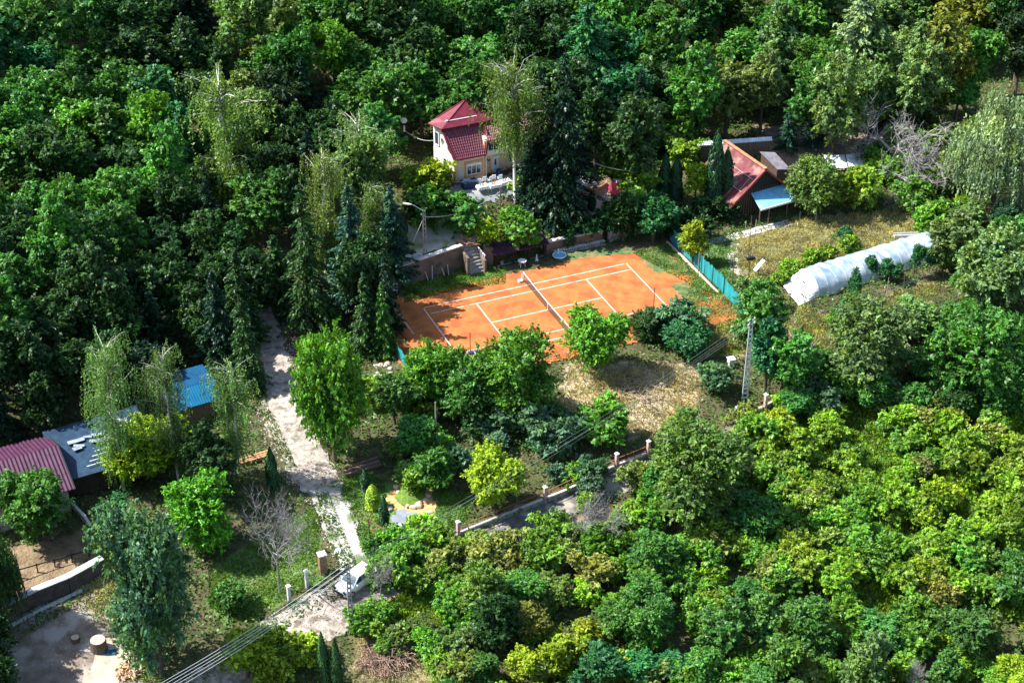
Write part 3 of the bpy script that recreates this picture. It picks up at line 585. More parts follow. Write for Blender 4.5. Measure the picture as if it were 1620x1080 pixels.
m.sheet(lambda a, b: dp + Vector((-.2 - .16 * a * a, cos(2 * pi * b) * .42 * a, sin(2 * pi * b) * .42 * a)), 4, 14); m.tube([dp + Vector((.2, .1, -.3)), dp + Vector((-.25, 0, 0))], .025, 5); m.build('satellite_dish', mat('dish_grey', (.12, .12, .14), .5, .1, 2, bump=0), house)
m = MB()
for i in range(3): m.box((4.0 + i * .3, .84, 1.9 - i * .1), (.25, .05, .25), .4)
m.build('wall_ornament', DARK, house)
fb = thing('board_fence', 'dark brown board fence joined to the left side of the house', 'fence', UV(-5.0, -26.5, 4.0), PHI)
m = MB()
for i in range(16): m.box((.25 * i, 0, .75), (.22, .04, 1.7))
m.build('board', WOOD, fb); MB().beam((0, .05, .4), (3.8, .05, .4), .06, .1).beam((0, .05, 1.2), (3.8, .05, 1.2), .06, .1).build('rail', WOOD, fb)

# barn
BW = W(1214, 347); bz = BW.z; ang = math.atan2(.48, .877)
barn = thing('barn', 'old black timber barn with a steep faded red sheet roof', 'barn', BW, ang)
La, Ra, Lh, Rh, AP, BL_ = 4.4, 3.9, 2.2, 2.3, 5.9, 7.6
MB().add([(-La + .5, 1.6, -.6), (Ra - .5, 1.6, -.6), (Ra - .5, 1.6, Rh + .45), (0, 1.6, AP - .1), (-La + .5, 1.6, Lh + .4), (-La + .5, 8.6, -.6), (Ra - .5, 8.6, -.6), (Ra - .5, 8.6, Rh + .45), (0, 8.6, AP - .1), (-La + .5, 8.6, Lh + .4)],
  [(0, 1, 2, 3, 4), (9, 8, 7, 6, 5), (1, 6, 7, 2), (5, 0, 4, 9), (5, 6, 1, 0), (3, 2, 7, 8), (4, 3, 8, 9)]).build('timber_wall', DARKWOOD, barn)
m = MB()
for i in range(22): m.box((-La + .7 + i * .35, 1.575, 1.6 + .0 * i), (.05, .04, 3.6 if 4 < i < 18 else 2.4))
m.build('plank_batten', WOOD, barn)
r1 = MB().quadsheet((-La - .2, 1.1, Lh), (-La - .2, 9.1, Lh), (0, 9.1, AP + .05), (0, 1.1, AP + .05), th=.07, corr=30, amp=.02); r1.build('roof', RUST, barn, 'faded red left roof slope with rusty seams')
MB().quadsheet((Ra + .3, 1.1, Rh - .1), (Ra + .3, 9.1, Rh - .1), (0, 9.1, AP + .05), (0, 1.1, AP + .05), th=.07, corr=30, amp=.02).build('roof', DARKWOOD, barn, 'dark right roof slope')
m = MB(); ru = mat('seam_strip', (.52, .38, .34), .7, .3, 2)
for k in range(2):
    f = .36 + .32 * k
    m.beam((-(La + .2) * (1 - f), 1.4, Lh + (AP - Lh) * f + .11), (-(La + .2) * (1 - f), 8.7, Lh + (AP - Lh) * f + .11), .07, .03)
for k in range(7): q0, q1 = (0, .36) if k % 2 else (.36, .68); m.beam((-(La + .2) * (1 - q0) + .1, 1.9 + k * 1.0, Lh + (AP - Lh) * q0 + .12), (-(La + .2) * (1 - q1), 1.9 + k * 1.0, Lh + (AP - Lh) * q1 + .12), .05, .03)
m.build('roof_seam', ru, barn)
MB().beam((-.05, 1.0, AP + .16), (-.05, 9.2, AP + .16), .4, .1).build('ridge_board', mat('ridge_rust', (.45, .2, .1), .9, .3, 2), barn)
MB().beam((-La - .25, 1.02, Lh - .1), (0, 1.02, AP - .02), .08, .24).beam((0, 1.02, AP - .02), (Ra + .3, 1.02, Rh - .2), .08, .22).build('barge_board', mat('barge_red', (.28, .06, .05), .8, .3, 2), barn)
cp = MB().quadsheet((-1.9, -1.0, 2.25), (3.2, -1.0, 2.25), (3.0, 1.5, 3.05), (-1.5, 1.5, 3.05), th=.05, corr=20, amp=.02).build('canopy_roof', BLUEM, barn, 'pale blue metal lean-to canopy'); [MB().cyl((x, y, -.4), .07, 2.7, 8).build('canopy_post', WOOD, barn) for x, y in ((-1.6, -.6), (-.4, -.7), (2.2, -.6))]
MB().box((.7, -1.06, 2.18), (5.1, .1, .2)).build('canopy_edge', WHITE, cp)

def shedroof(name, label, px4, z4, mt, ground=None, wallm=WOOD, corr=0, posts=True, cat='shed', walls=True, dz=0):
    """lean-to: four photo pixels of the roof corners (front-left, front-right, back-right, back-left) and their heights above ground"""
    P = [W(a, b, h) + Vector((0, 0, h)) for (a, b), h in zip(px4, z4)]; zg = min(p.z - h for p, h in zip(P, z4)); c = (P[0] + P[1]) / 2
    t = thing(name, label, cat, (c.x, c.y, zg)); o = Vector((c.x, c.y, zg)); Q = [p - o for p in P]
    MB().quadsheet(*Q, th=.06, corr=corr, amp=.025, n=6).build('roof', mt, t)
    ctr = sum(Q, Vector()) / 4; Wp = [ctr + (q - ctr) * .9 for q in Q]
    if walls: MB().prism([(q.x, q.y) for q in Wp], -.5, [q.z - .12 for q in Wp]).build('wall', wallm, t)
    else:
        for q in Wp: MB().cyl((q.x, q.y, -.5), .07, q.z + .42, 8).build('post', wallm, t)
    return t
shedroof('shed', 'long low timber shed with white roof behind the barn', [(1102, 231), (1222, 222), (1221, 216), (1106, 224)], [2.3, 2.3, 2.6, 2.6], WMET, corr=30)
shedroof('shed', 'small timber shed with weathered grey board roof right of the barn', [(1230, 268), (1251, 268), (1226, 241), (1202, 240)], [2.2, 2.0, 3.4, 3.4], mat('grey_boards', (.28, .26, .29), .85, .25, 2), wallm=WOOD)
shedroof('metal_shelter', 'white corrugated metal shelter roof behind the leafy bushes, right one', [(1343, 265), (1381, 262), (1377, 241), (1338, 244)], [1.7, 1.7, 2.1, 2.1], WMET, corr=12, walls=False, cat='shelter')
shedroof('metal_shelter', 'white metal shelter roof partly behind the feathery olive tree, left one', [(1311, 267), (1341, 265), (1336, 245), (1303, 245)], [1.6, 1.6, 2.0, 2.0], WMET, corr=10, walls=False, cat='shelter')
shedroof('metal_sheet', 'tilted pale blue sheet panel propped right of the metal shelter', [(1376, 248), (1379, 252), (1396, 231), (1391, 227)], [1.4, 1.2, 1.8, 2.0], BLUEM, walls=False, cat='metal sheet')
P0 = W(1252, 287); t = thing('gateway', 'open dark timber gate frame right of the grey roofed shed', 'frame', P0, .2)
MB().cyl((0, 0, -.3), .07, 2.0, 6).cyl((1.3, 0, -.3), .07, 2.0, 6).beam((-.1, 0, 1.6), (1.4, 0, 1.6), .1).beam((.1, 0, 1.5), (.9, 0, 0), .06).build('timber', DARKWOOD, t)

# lower left buildings
def gable(name, label, px3, he, hr, roofm, wallm, depth, corr=0, over=.4, rz=None, cat='house', amp=.03):
    """front eave left px, front eave right px ; eave height he, ridge height hr, depth"""
    A = W(*px3[0], he); B = W(*px3[1], he); zg = min(A.z, B.z); A.z = B.z = zg; d = (B - A); L = d.length; rz = math.atan2(d.y, d.x); t = thing(name, label, cat, (A.x, A.y, zg), rz)
    return t, L
t, L = gable('house', 'house with plum corrugated roof and half-timbered gable at the left edge', [(-80, 830), (117, 769)], 3.0, 5, PURPLE, WOOD, 7)
hl = t
MB().prism([(0.3, .5), (L - .5, .5), (L - .5, 8.7), (.3, 8.7)], -1.0, 2.9).build('wall', mat('grey_render', (.42, .40, .36), .9, .15, 2), t)
MB().add([(L - .5, .5, 2.9), (L - .5, 8.7, 2.9), (L - .5, 4.6, 4.55), (L - .7, .5, 2.9), (L - .7, 8.7, 2.9), (L - .7, 4.6, 4.55)], [(0, 1, 2), (5, 4, 3), (0, 2, 5, 3), (1, 4, 5, 2)]).build('gable_wall', DARKWOOD, t)
MB().quadsheet((0, 0, 3.0), (L, 0, 3.0), (L, 4.6, 4.75), (0, 4.6, 4.75), th=.08, corr=int(L / .36), amp=.05).build('roof', PURPLE, t, 'sunlit front roof slope')
MB().quadsheet((0, 9.2, 3.0), (L, 9.2, 3.0), (L, 4.6, 4.75), (0, 4.6, 4.75), th=.08, corr=int(L / .36), amp=.05).build('roof', PURPLE, t, 'rear roof slope')
MB().box((L - 4.6, 1.6, 3.68), (.9, .7, .18), 0, R_(25)).build('skylight', WMET, t); MB().beam((L + .06, -.05, 2.95), (L + .06, 4.6, 4.75), .1, .2).beam((L + .06, 9.25, 2.95), (L + .06, 4.6, 4.75), .1, .2).build('barge_board', DARK, t)
m = MB()
for a, b in (((L - .47, .6, -.6), (L - .47, .6, 2.8)), ((L - .47, 3, -.6), (L - .47, 3, 2.8)), ((L - .47, .6, 1.2), (L - .47, 9.3, 1.2)), ((L - .47, .6, .2), (L - .47, 3, 1.2)), ((L - .47, .6, -.1), (L - .47, 9.3, -.1)), ((L - .47, .6, 1.5), (L - .47, 3, 2.8))): m.beam(a, b, .14, .14)
m.build('timber_frame', DARKWOOD, t)
A = W(142, 750, 2.6); t = thing('slate_roofed_shed', 'dark blue roofed outbuilding scattered with grey sheets beside the plum house', 'outbuilding', A, PHI + .06)
# front-right region runs to the right of the plum house
MB().prism([(-2.1, .4), (6.1, .4), (6.1, 6.8), (-2.1, 6.8)], -1, 2.4).build('wall', DARKWOOD, t)
MB().quadsheet((-2.4, 0, 2.55), (6.5, 0, 2.75), (6.5, 7.2, 3.6), (-2.4, 7.2, 3.4), th=.1, n=4).build('roof', SLATE, t)
rr_ = random.Random(4); lsm = mat('loose_sheets', (.26, .32, .38), .5, .3, 2)
for i in range(15):
    yy = rr_.uniform(3.2, 6); MB().box((rr_.uniform(-.5, 5.5), yy, 2.72 + yy * .118 + .05 + i * .006), (rr_.uniform(.6, 1.6), rr_.uniform(.25, .5), .05), rr_.uniform(-.5, .5), R_(6)).build('loose_roof_sheet', lsm, t)
for i in range(4): MB().box((1.3 + i * .4, .9 + i * .55, 2.92 + i * .075), (2.6, .07, .05), .05, R_(6)).build('roof_batten', WMET, t)
# turquoise building
A = W(353, 629, 2.4); t = thing('outbuilding', 'outbuilding with a bright turquoise two-slope sheet roof behind the birches', 'outbuilding', A, R_(29))
MB().prism([(-4.9, .4), (-.3, .4), (-.3, 5), (-4.9, 5)], -.8, 2.3).build('wall', WOOD, t)
MB().quadsheet((-5.2, 0, 2.4), (0, 0, 2.4), (0, 2.1, 3.3), (-5.2, 2.1, 3.3), th=.08, corr=20, amp=.008).build('roof', TURQ, t, 'steep front slope')
MB().quadsheet((0, 5.4, 3.1), (-5.2, 5.4, 3.1), (-5.2, 2.1, 3.32), (0, 2.1, 3.32), th=.08, corr=20, amp=.008).build('roof', mat('shaded_turquoise_roof', (.005, .065, .15), .5, .15, 1), t, 'flat rear slope, coloured darker for its shade')  # rear slope's shade is put into this darker blue
MB().prism([(-4.9, 2), (-.3, 2), (-.3, 4.98), (-4.9, 4.98)], 2.302, 2.98).build('upper_wall', WOOD, t)

# greenhouse
GA = W(1296, 471); GB = W(1512, 405); gd = GB - GA; gL = Vector((gd.x, gd.y, 0)).length; grz = math.atan2(gd.y, gd.x)
gh = thing('greenhouse', 'long sagging white plastic tunnel greenhouse beside the dry field', 'greenhouse', GA, grz)
def gmat():
    m, t, p = newmat('greenhouse_film'); N = t.nodes.new; p.inputs['Base Color'].default_value = (.62, .70, .78, 1); p.inputs['Roughness'].default_value = .3
    tc = N('ShaderNodeTexCoord'); n = N('ShaderNodeTexNoise'); n.inputs['Scale'].default_value = .9; n.inputs['Detail'].default_value = 6; t.links.new(tc.outputs['Object'], n.inputs[0])
    r = N('ShaderNodeValToRGB'); r.color_ramp.elements[0].color = (.28, .42, .56, 1); r.color_ramp.elements[1].color = (.62, .70, .78, 1); r.color_ramp.elements[0].position = .35; r.color_ramp.elements[1].position = .62
    t.links.new(n.outputs[0], r.inputs[0]); t.links.new(r.outputs[0], p.inputs['Base Color'])
    b = N('ShaderNodeBump'); b.inputs['Strength'].default_value = .5; b.inputs['Distance'].default_value = .15; t.links.new(n.outputs[0], b.inputs['Height']); t.links.new(b.outputs[0], p.inputs['Normal'])
    tl = N('ShaderNodeBsdfTranslucent'); tl.inputs[0].default_value = (.7, .78, .85, 1); mx = N('ShaderNodeMixShader'); mx.inputs[0].default_value = .35
    t.links.new(p.outputs[0], mx.inputs[1]); t.links.new(tl.outputs[0], mx.inputs[2]); t.links.new(mx.outputs[0], t.nodes['Material Output'].inputs[0]); return m
GF = gmat(); gw = 4.5; ghh = 2.1; nh = 15
gz1 = GB.z - GA.z
def arch(a, b):
    x = a * gL; an = pi * b; sag = .02 * abs(sin(pi * a * nh)) + .05 * sin(a * 31) * sin(an * 3) + .03 * sin(a * 83 + b * 9); hh = ghh * (1 - sag * .9)
    return (x, gw / 2 - gw / 2 * cos(an) + .05 * sin(a * 40 + b * 5), gz1 * a + hh * sin(an) ** .8 - .05)
MB().sheet(arch, nh * 6, 18).build('plastic_cover', GF, gh, smooth=True)
for i in range(nh + 1):
    a = i / nh; m = MB(); m.tube([Vector(arch(a, b / 12)) + Vector((0, 0, .015)) for b in range(13)], .014, 5); m.build('hoop', mat('hoop', (.75, .8, .85), .4, .05, 1, bump=0) if i == 0 else bpy.data.materials['hoop'], gh)
m = MB(); m.sheet(lambda a, b: Vector(arch(0, .02 + .55 * a)).lerp(Vector((-2.6 - .5 * (1 - a), -.6 + 3.6 * a, .25 + .35 * a)), b) + Vector((0, 0, .06 * sin(a * 9) * sin(b * 7))), 12, 10, .03); m.build('torn_end_sheet', WPLAST, gh)
m = MB(); m.sheet(lambda a, b: Vector(arch(0, .55 + .43 * a)).lerp(Vector((-2.4, 3.0 + .6 * a, .6)), b), 6, 6, .03); m.build('torn_end_sheet', WPLAST, gh)
MB().box((-.9, 1.9, 1.35), (.5, .9, .08), 0, 0, .4).build('door_hole_frame', DARKWOOD, gh)
m = MB(); m.sheet(lambda a, b: Vector(arch(1, a)).lerp(Vector((gL + .9, gw * .5, gz1 + .3)), b * .9), 12, 5); m.build('end_sheet', GF, gh)
m = MB(); m.beam((-2.8, -.7, .1), (-.3, -.25, .1), .1, .1); m.build('base_board', WOOD, gh)

# ------------------------------------------------------------------ court surroundings
WM = stonemat('retaining_stone', (.26, .19, .14), (.20, .16, .13), 1.8)
def wallrun(name, label, pts, th, mt, capm=None, cat='wall', zb=-.4, group=None):
    """pts: (x,y,zbase,ztop) world"""
    o = Vector(pts[0][:2] + (pts[0][2],)); t = thing(name, label, cat, o, 0, group); m = MB(); c = MB()
    for p, q in zip(pts, pts[1:]):
        d = Vector((q[0] - p[0], q[1] - p[1], 0)); n = Vector((-d.y, d.x, 0)).normalized() * th / 2
        poly = [Vector((p[0], p[1], 0)) - n, Vector((q[0], q[1], 0)) - n, Vector((q[0], q[1], 0)) + n, Vector((p[0], p[1], 0)) + n]; L = [(v.x - o.x, v.y - o.y) for v in poly]
        m.prism(L, [p[2] + zb - o.z, q[2] + zb - o.z, q[2] + zb - o.z, p[2] + zb - o.z], [p[3] - o.z, q[3] - o.z, q[3] - o.z, p[3] - o.z])
        n *= 1.15; poly = [Vector((p[0], p[1], 0)) - n, Vector((q[0], q[1], 0)) - n, Vector((q[0], q[1], 0)) + n, Vector((p[0], p[1], 0)) + n]; L = [(v.x - o.x, v.y - o.y) for v in poly]
        c.prism(L, [p[3] + .002 - o.z, q[3] + .002 - o.z, q[3] + .002 - o.z, p[3] + .002 - o.z], [p[3] + .1 - o.z, q[3] + .1 - o.z, q[3] + .1 - o.z, p[3] + .1 - o.z])
    m.build('masonry', mt, t)
    if capm: c.build('coping', capm, t)
    return t
def uvw(lst): return [(*tuple(UV(u, v, 0))[:2], a, b) for u, v, a, b in lst]
wallrun('retaining_wall', 'tall stone retaining wall below the parking terrace', uvw([(-17.3, -10.2, .0, 1.3), (-14.2, -10.55, 0, 1.5), (-14.15, -10.55, 0, 2.3), (-11.2, -10.8, 0, 2.6), (-5.0, -11.9, 0, 2.72)]), .5, WM, LCONC)
wallrun('retaining_wall', 'short stone retaining wall between the stairs and the plum shed', uvw([(-2.6, -11.4, 0, 2.4), (-1.6, -11.0, 0, 2.0)]), .5, WM)
wallrun('retaining_wall', 'low stone wall with a slatted bench front behind the court', uvw([(4.6, -10.95, 0, 1.45), (5.9, -10.95, 0, 1.5), (11.5, -10.95, 0, 1.45)]), .5, WM, LCONC)
wallrun('retaining_wall', 'low pale wall at the far right corner behind the court', uvw([(12.2, -10.6, 0, 1.3), (13.4, -10.95, 0, 1.2), (17.5, -11.0, 0, 1.1), (18.6, -10.2, 0, .5)]), .4, CONC, LCONC)
t = thing('bench', 'long pale slatted bench against the wall behind the court', 'bench', UV(7.0, -10.35, 0), PHI)
MB().box((1.5, .1, .42), (6.2, .4, .06)).build('seat', LCONC, t)
for i in range(22): MB().box((-1.5 + i * .285, .1, .2), (.07, .3, .38)).build('slat', LCONC, t)
MB().box((1.5, .0, .05), (6.3, .5, .08)).build('base', CONC, t)
# stairs
t = thing('stairs', 'stone stairs climbing from the court lawn to the terrace', 'stairs', UV(-4.0, -10.0, 0), PHI)
for i in range(9): MB().box((0, .1 + i * .3, .0 + i * .14), (1.7, .36, .3 + i * .28 - .01 * i)).build('step', CONC, t)
MB().box((-.98, 1.3, .9), (.22, 3, 2.6)).build('side_wall', WM, t); MB().box((.98, 1.1, .55), (.22, 2.6, 1.9)).build('side_wall', WM, t)
m = MB()
for i in range(6): m.box((.98, .1 + i * .45, 1.75), (.1, .1, .5))
m.build('baluster', LCONC, t); MB().beam((.98, -.1, 2.02), (.98, 2.4, 2.02), .12, .06).build('handrail', LCONC, t)
# shed
t = thing('shed', 'low shed with a plum sheet roof and open dark front behind the net', 'shed', UV(-1.0, -10.2, 0), PHI)
MB().prism([(-.6, .3), (5.3, .3), (5.3, 1.8), (5.15, 1.8), (5.15, .45), (-.6, .45)], 0, 0.02).build('floor', CONC, t)
MB().box((2.35, 1.9, .9), (5.9, .12, 1.8)).box((-.6, 1.1, .9), (.12, 1.5, 1.8)).box((5.3, 1.1, .9), (.12, 1.5, 1.8)).build('wall', DARKWOOD, t)
MB().quadsheet((-.9, -.2, 1.75), (5.7, -.2, 1.75), (5.7, 2.1, 2.15), (-.9, 2.1, 2.15), th=.06, corr=18, amp=.03).build('roof', PURPLE, t)
for x in (-.5, 1.5, 3.4, 5.2): MB().box((x, .1, .85), (.12, .12, 1.7)).build('post', DARKWOOD, t)
# table & small things
def rtable(label, P, top=WPLAST, r=.48, h=.72, name='garden_table', group=None):
    t = thing(name, label, 'table', P, .3, group); MB().cyl((0, 0, h - .04), r, .045, 20).build('tabletop', top, t)
    for a in range(4): MB().tube([(cos(a * pi / 2 + .8) * r * .8, sin(a * pi / 2 + .8) * r * .8, 0), (cos(a * pi / 2 + .8) * r * .6, sin(a * pi / 2 + .8) * r * .6, h - .04)], .035, 6).build('leg', top, t)
    return t
rtable('round white plastic table in front of the plum shed', W(826, 421))
def chair(label, P, rz, m_=WPLAST, group=None):
    t = thing('plastic_chair', label, 'chair', P, rz, group); MB().box((0, 0, .42), (.46, .46, .04)).build('seat', m_, t); MB().box((0, .22, .72), (.44, .04, .56), 0, R_(-10)).build('backrest', m_, t)
    for sx in (-1, 1):
        for sy in (-1, 1): MB().box((sx * .19, sy * .19, .2), (.045, .045, .41)).build('leg', m_, t)
    for s in (-1, 1): MB().box((s * .23, .02, .62), (.04, .42, .035)).build('armrest', m_, t)
    return t
def basin(label, P, r, mt, water=None, cat='basin', name='basin'):
    t = thing(name, label, cat, P); m = MB(); m.sheet(lambda a, b: Vector((cos(2 * pi * a) * r * (.75 + .25 * b), sin(2 * pi * a) * r * (.75 + .25 * b), .3 * b)), 18, 3); m.sheet(lambda a, b: Vector((cos(2 * pi * a) * r * .93 * b, sin(2 * pi * a) * r * .93 * b, .2)), 18, 2); m.build('bowl', mt, t); MB().tube([(cos(2 * pi * k / 18) * r, sin(2 * pi * k / 18) * r, .3) for k in range(19)], .05, 6).build('rim', WPLAST, t); return t
bs = basin('pale blue basin beside the bench wall at the court edge', W(885, 407), .75, BLUEM)
t = thing('umbrella_stand', 'small white statue-like stand in front of the plum shed', 'stand', W(849, 412)); MB().cyl((0, 0, 0), .2, .12, 10).cyl((0, 0, .12), .12, .5, 8, .05).cyl((0, 0, .6), .09, .18, 8, .03).build('body', WPLAST, t)
t = thing('fountain_figure', 'small white figure standing at the rim of the blue basin', 'figurine', W(883, 403)); MB().cyl((0, 0, 0), .14, .3, 8, .1).cyl((0, 0, .3), .1, .35, 8, .05).cyl((0, 0, .63), .09, .15, 8, .05).build('body', WPLAST, t)
t = thing('bucket', 'small pinkish bucket at the left end of the plum shed', 'bucket', W(794, 418)); MB().cyl((0, 0, 0), .15, .35, 10, .2).build('body', PINK, t); MB().tube([(-.2, 0, .35), (0, 0, .5), (.2, 0, .35)], .012, 4).build('handle', GREYM, t)
t = thing('notice_board', 'white notice board standing at the top left corner of the court', 'sign', W(624, 466), PHI - .2); MB().box((0, 0, .95), (.75, .05, .95)).build('board', WPLAST, t, None)
for s in (-.3, .3): MB().box((s, .06, .55), (.05, .05, 1.1)).build('post', GREYM, t)
for i, (px_, py_, tx, ty, m_, lb) in enumerate(((678, 445, 671, 428, LCONC, 'pale prop leaning against the retaining wall under the concrete pole, leftmost'), (684, 444, 684, 423, LCONC, 'pale upright post against the retaining wall, second prop'), (704, 438, 699, 427, LCONC, 'short pale stick leaning on the retaining wall, third prop'), (710, 436, 708, 422, LCONC, 'short pale stick standing by the retaining wall, fourth prop'))):
    P = W(px_, py_); s = SCL(P); d = Vector(((tx - px_) / s, .4, (py_ - ty) / (s * .84))); t = MB().tube([(0, 0, 0), d], .05, 6).build('prop', m_); t.location = P; tag(t, lb, 'prop', 'props leaning on the retaining wall')
# planks pile
t = thing('plank_pile', 'untidy pile of rusty brown planks at the top of the stairs', 'pile', W(742, 388)); rr_ = random.Random(9)
for i in range(16):
    a = rr_.uniform(0, 3); l = rr_.uniform(.9, 2.0); c = Vector((rr_.uniform(-1, .8), rr_.uniform(-1, 1), .1 + i * .05)); d = Vector((cos(a), sin(a), rr_.uniform(-.4, .5))) * l / 2; MB().beam(c - d, c + d, .12, .05).build('plank', PLANK if i % 2 else WOOD, t)
# windscreens and court fences
def fencerun(name, label, uvs, h, mt, postm=DARK, mid=None, torn=0, step=2.6, bot=.05):
    o = UV(*uvs[0]); t = thing(name, label, 'fence', o)
    for (u0, v0), (u1, v1) in zip(uvs, uvs[1:]):
        L = math.hypot(u1 - u0, v1 - v0); n = max(1, round(L / step))
        for i in range(n + 1):
            p = UV(u0 + (u1 - u0) * i / n, v0 + (v1 - v0) * i / n) - o; MB().cyl(p - Vector((0, 0, .2)), .035, h + .35, 6).build('post', postm, t)
        k = max(4, int(L * 5)); g = [UV(u0 + (u1 - u0) * i / k, v0 + (v1 - v0) * i / k) - o for i in range(k + 1)]; m = MB()
        tt = [h - (rng.uniform(0, torn) if torn else 0) for _ in g]
        for i in range(k):
            wv = .05 * sin(i * .9); a, b = g[i], g[i + 1]; m.add([a + Vector((wv, .0, bot)), b + Vector((.05 * sin(i * .9 + .9), 0, bot)), b + Vector((.05 * sin(i * .9 + .9), 0, tt[i + 1])), a + Vector((wv, 0, tt[i]))], [(0, 1, 2, 3)])
        m.build('screen' if mt is TEAL else 'netting', mt, t)
    return t
fencerun('windscreen_fence', 'bright teal windscreen fence along the right end of the court', [(18.6, -8.2), (18.6, 4.3)], 2.1, TEAL, torn=.3)
fencerun('windscreen_fence', 'dark teal windscreen fence facing the camera at the right court corner', [(18.6, 4.4), (18.3, 9.5)], 1.9, TEAL)
fencerun('windscreen_fence', 'short teal windscreen at the lower left corner of the court', [(-17.6, 1.8), (-17.4, 8.2)], 1.5, TEAL)
fencerun('net_fence', 'brown netting fence along the left end of the court', [(-17.7, -7.5), (-17.6, 1.7)], 2.6, NETM, mat('rust_post', (.2, .08, .05), .8, .2, 3))
fencerun('net_fence', 'tall green netting at the far right corner of the court', [(17.5, -9.7), (18.8, -8.3)], 4.2, NETM, GREYM)
wallrun('kerb_wall', 'low pink concrete kerb along the foot of the teal windscreen', uvw([(18.15, -7.9, 0, .22), (18.15, -1.5, 0, .22), (18.1, 4.0, 0, .2)]), .22, PINK)
for px_, py_, h, lb in ((1034, 487, 2.5, 'rusty pole standing on the right half of the clay court'), (744, 556, 2.3, 'rusty pole on the lower left edge of the clay court')):
    t = MB().cyl((0, 0, 0), .05, h, 6).build('court_pole', mat('rust_pole', (.22, .08, .04), .8, .2, 3) if 'rust_pole' not in bpy.data.materials else bpy.data.materials['rust_pole']); t.location = W(px_, py_); tag(t, lb, 'pole', 'poles on the court')
t = thing('park_bench', 'white bench with dark blue cushions at the lower left court edge', 'bench', W(741, 566), PHI); MB().box((0, 0, .42), (2.6, .4, .05)).build('seat', WPLAST, t); [MB().box((x, 0, .2), (.06, .35, .4)).build('leg', WPLAST, t) for x in (-1, 0, 1)]; [MB().box((x, 0, .55), (.5, .42, .2)).build('cushion', mat('navy_cloth', (.02, .03, .10), .9, .2, 2), t) for x in (.3, 1.0)]
# poles
def utilpole(label, bx, by, topy, kind='lattice', arms=0, lamp=None, r=.14, mt=CONC, group=None, name='utility_pole', cat='utility pole'):
    P = W(bx, by); s = SCL(P); h = (by - topy) / (s * cos(TH)); t = thing(name, label, cat, P, 0, group)
    if kind == 'lattice':
        for sx in (-1, 1):
            MB().tube([(sx * r * 1.5, 0, -.4), (sx * r * .8, 0, h)], [.075, .055], 5).build('leg', mt, t)
        n = int(h / .55)
        for i in range(n): z = .4 + i * (h - .5) / n; MB().box((0, 0, z), (r * 2.2, .1, .16)).build('rung', mt, t)
    else: MB().cyl((0, 0, -.4), r, h + .4, 8, r * .7).build('shaft', mt, t)
    if arms:
        MB().box((0, 0, h - .12), (.9, .1, .1), .6).build('crossarm', DARK, t); MB().box((0, 0, h - .6), (.7, .1, .1), .6).build('crossarm', DARK, t)
        for k in range(4): MB().cyl((.38 * (-1) ** k * cos(.6), .38 * (-1) ** k * sin(.6), h - .1 - .5 * (k // 2)), .06, .16, 8).build('insulator', WHITE, t)
    if lamp:
        dx, dz = lamp; MB().tube([(0, 0, h - .15), (dx * .7, 0, h + dz * .7), (dx, 0, h + dz)], .035, 6).build('arm', GREYM, t)
        MB().tube([(dx, 0, h + dz), (dx * 1.25, 0, h + dz * 1.05), (dx * 1.7, 0, h + dz * 1.2)], [.06, .13, .08], 8).build('lamp_head', WPLAST, t)
    return t, P, h
pF, PF, hF = utilpole('slim concrete utility pole in front of the white car, carrying wires', 557, 1003, 880, arms=2, r=.12)
pR, PRr, hR = utilpole('pale lattice concrete utility pole beside the valley road on the right', 1178, 634, 506, arms=1, r=.17, mt=mat('pole_concrete', (.52, .54, .58), .8, .15, 2))
utilpole('concrete lamp pole on the parking terrace wall with a white street light', 673, 407, 336, r=.12, lamp=(-1.3, .7), name='street_lamp', cat='street lamp')
utilpole('thin grey pole standing in the bushes below the walnut trees', 691, 722, 634, kind='round', r=.08)
utilpole('dark wooden pole at the patio edge left of the birch trunk', 792, 348, 298, kind='round', r=.08, mt=WOOD)
utilpole('thin garden lamp pole with twin white heads above the play yard', 1022, 318, 278, kind='round', r=.05, lamp=(.25, .1), name='street_lamp', cat='street lamp')
t, P_, h_ = utilpole('dark lamp post with a round white disc left of the house', 641, 245, 200, kind='round', r=.07, mt=DARK, name='street_lamp', cat='street lamp')
m = MB(); m.sheet(lambda a, b: Vector((cos(2 * pi * a) * .38 * b, -.16 + .1 * b * b, h_ + .5 + sin(2 * pi * a) * .38 * b)), 16, 3, .02); m.build('disc', WPLAST, t); MB().cyl((0, -.12, h_ - .9), .1, .75, 8).build('lamp_tube', WPLAST, t)
utilpole('thin pole with a small white lamp in the orchard at the right', 1492, 620, 588, kind='round', r=.05, lamp=(-.2, .1), mt=WOOD, name='street_lamp', cat='street lamp')
utilpole('thin dark pole with a loudspeaker pair beside the white satellite frame', 1184, 440, 404, kind='round', r=.05, mt=DARK, name='speaker_pole', cat='pole')
P = W(1186, 440); t = tag(MB().box((.1, 0, 2.5), (.55, .3, .35), .2).box((-.35, 0, 2.45), (.3, .3, .3), .2).build('loudspeaker', DARK), 'dark twin loudspeaker on the thin pole right of the court', 'loudspeaker'); t.location = P
P = W(1193, 437); t = thing('solar_panel', 'white tilted slab on a stick right of the loudspeaker pole', 'panel', P); MB().beam((0, 0, .7), (1.0, .6, 1.7), .5, .06).build('slab', WPLAST, t); MB().cyl((.5, .3, 0), .04, 1.1, 6).build('stand', WOOD, t)
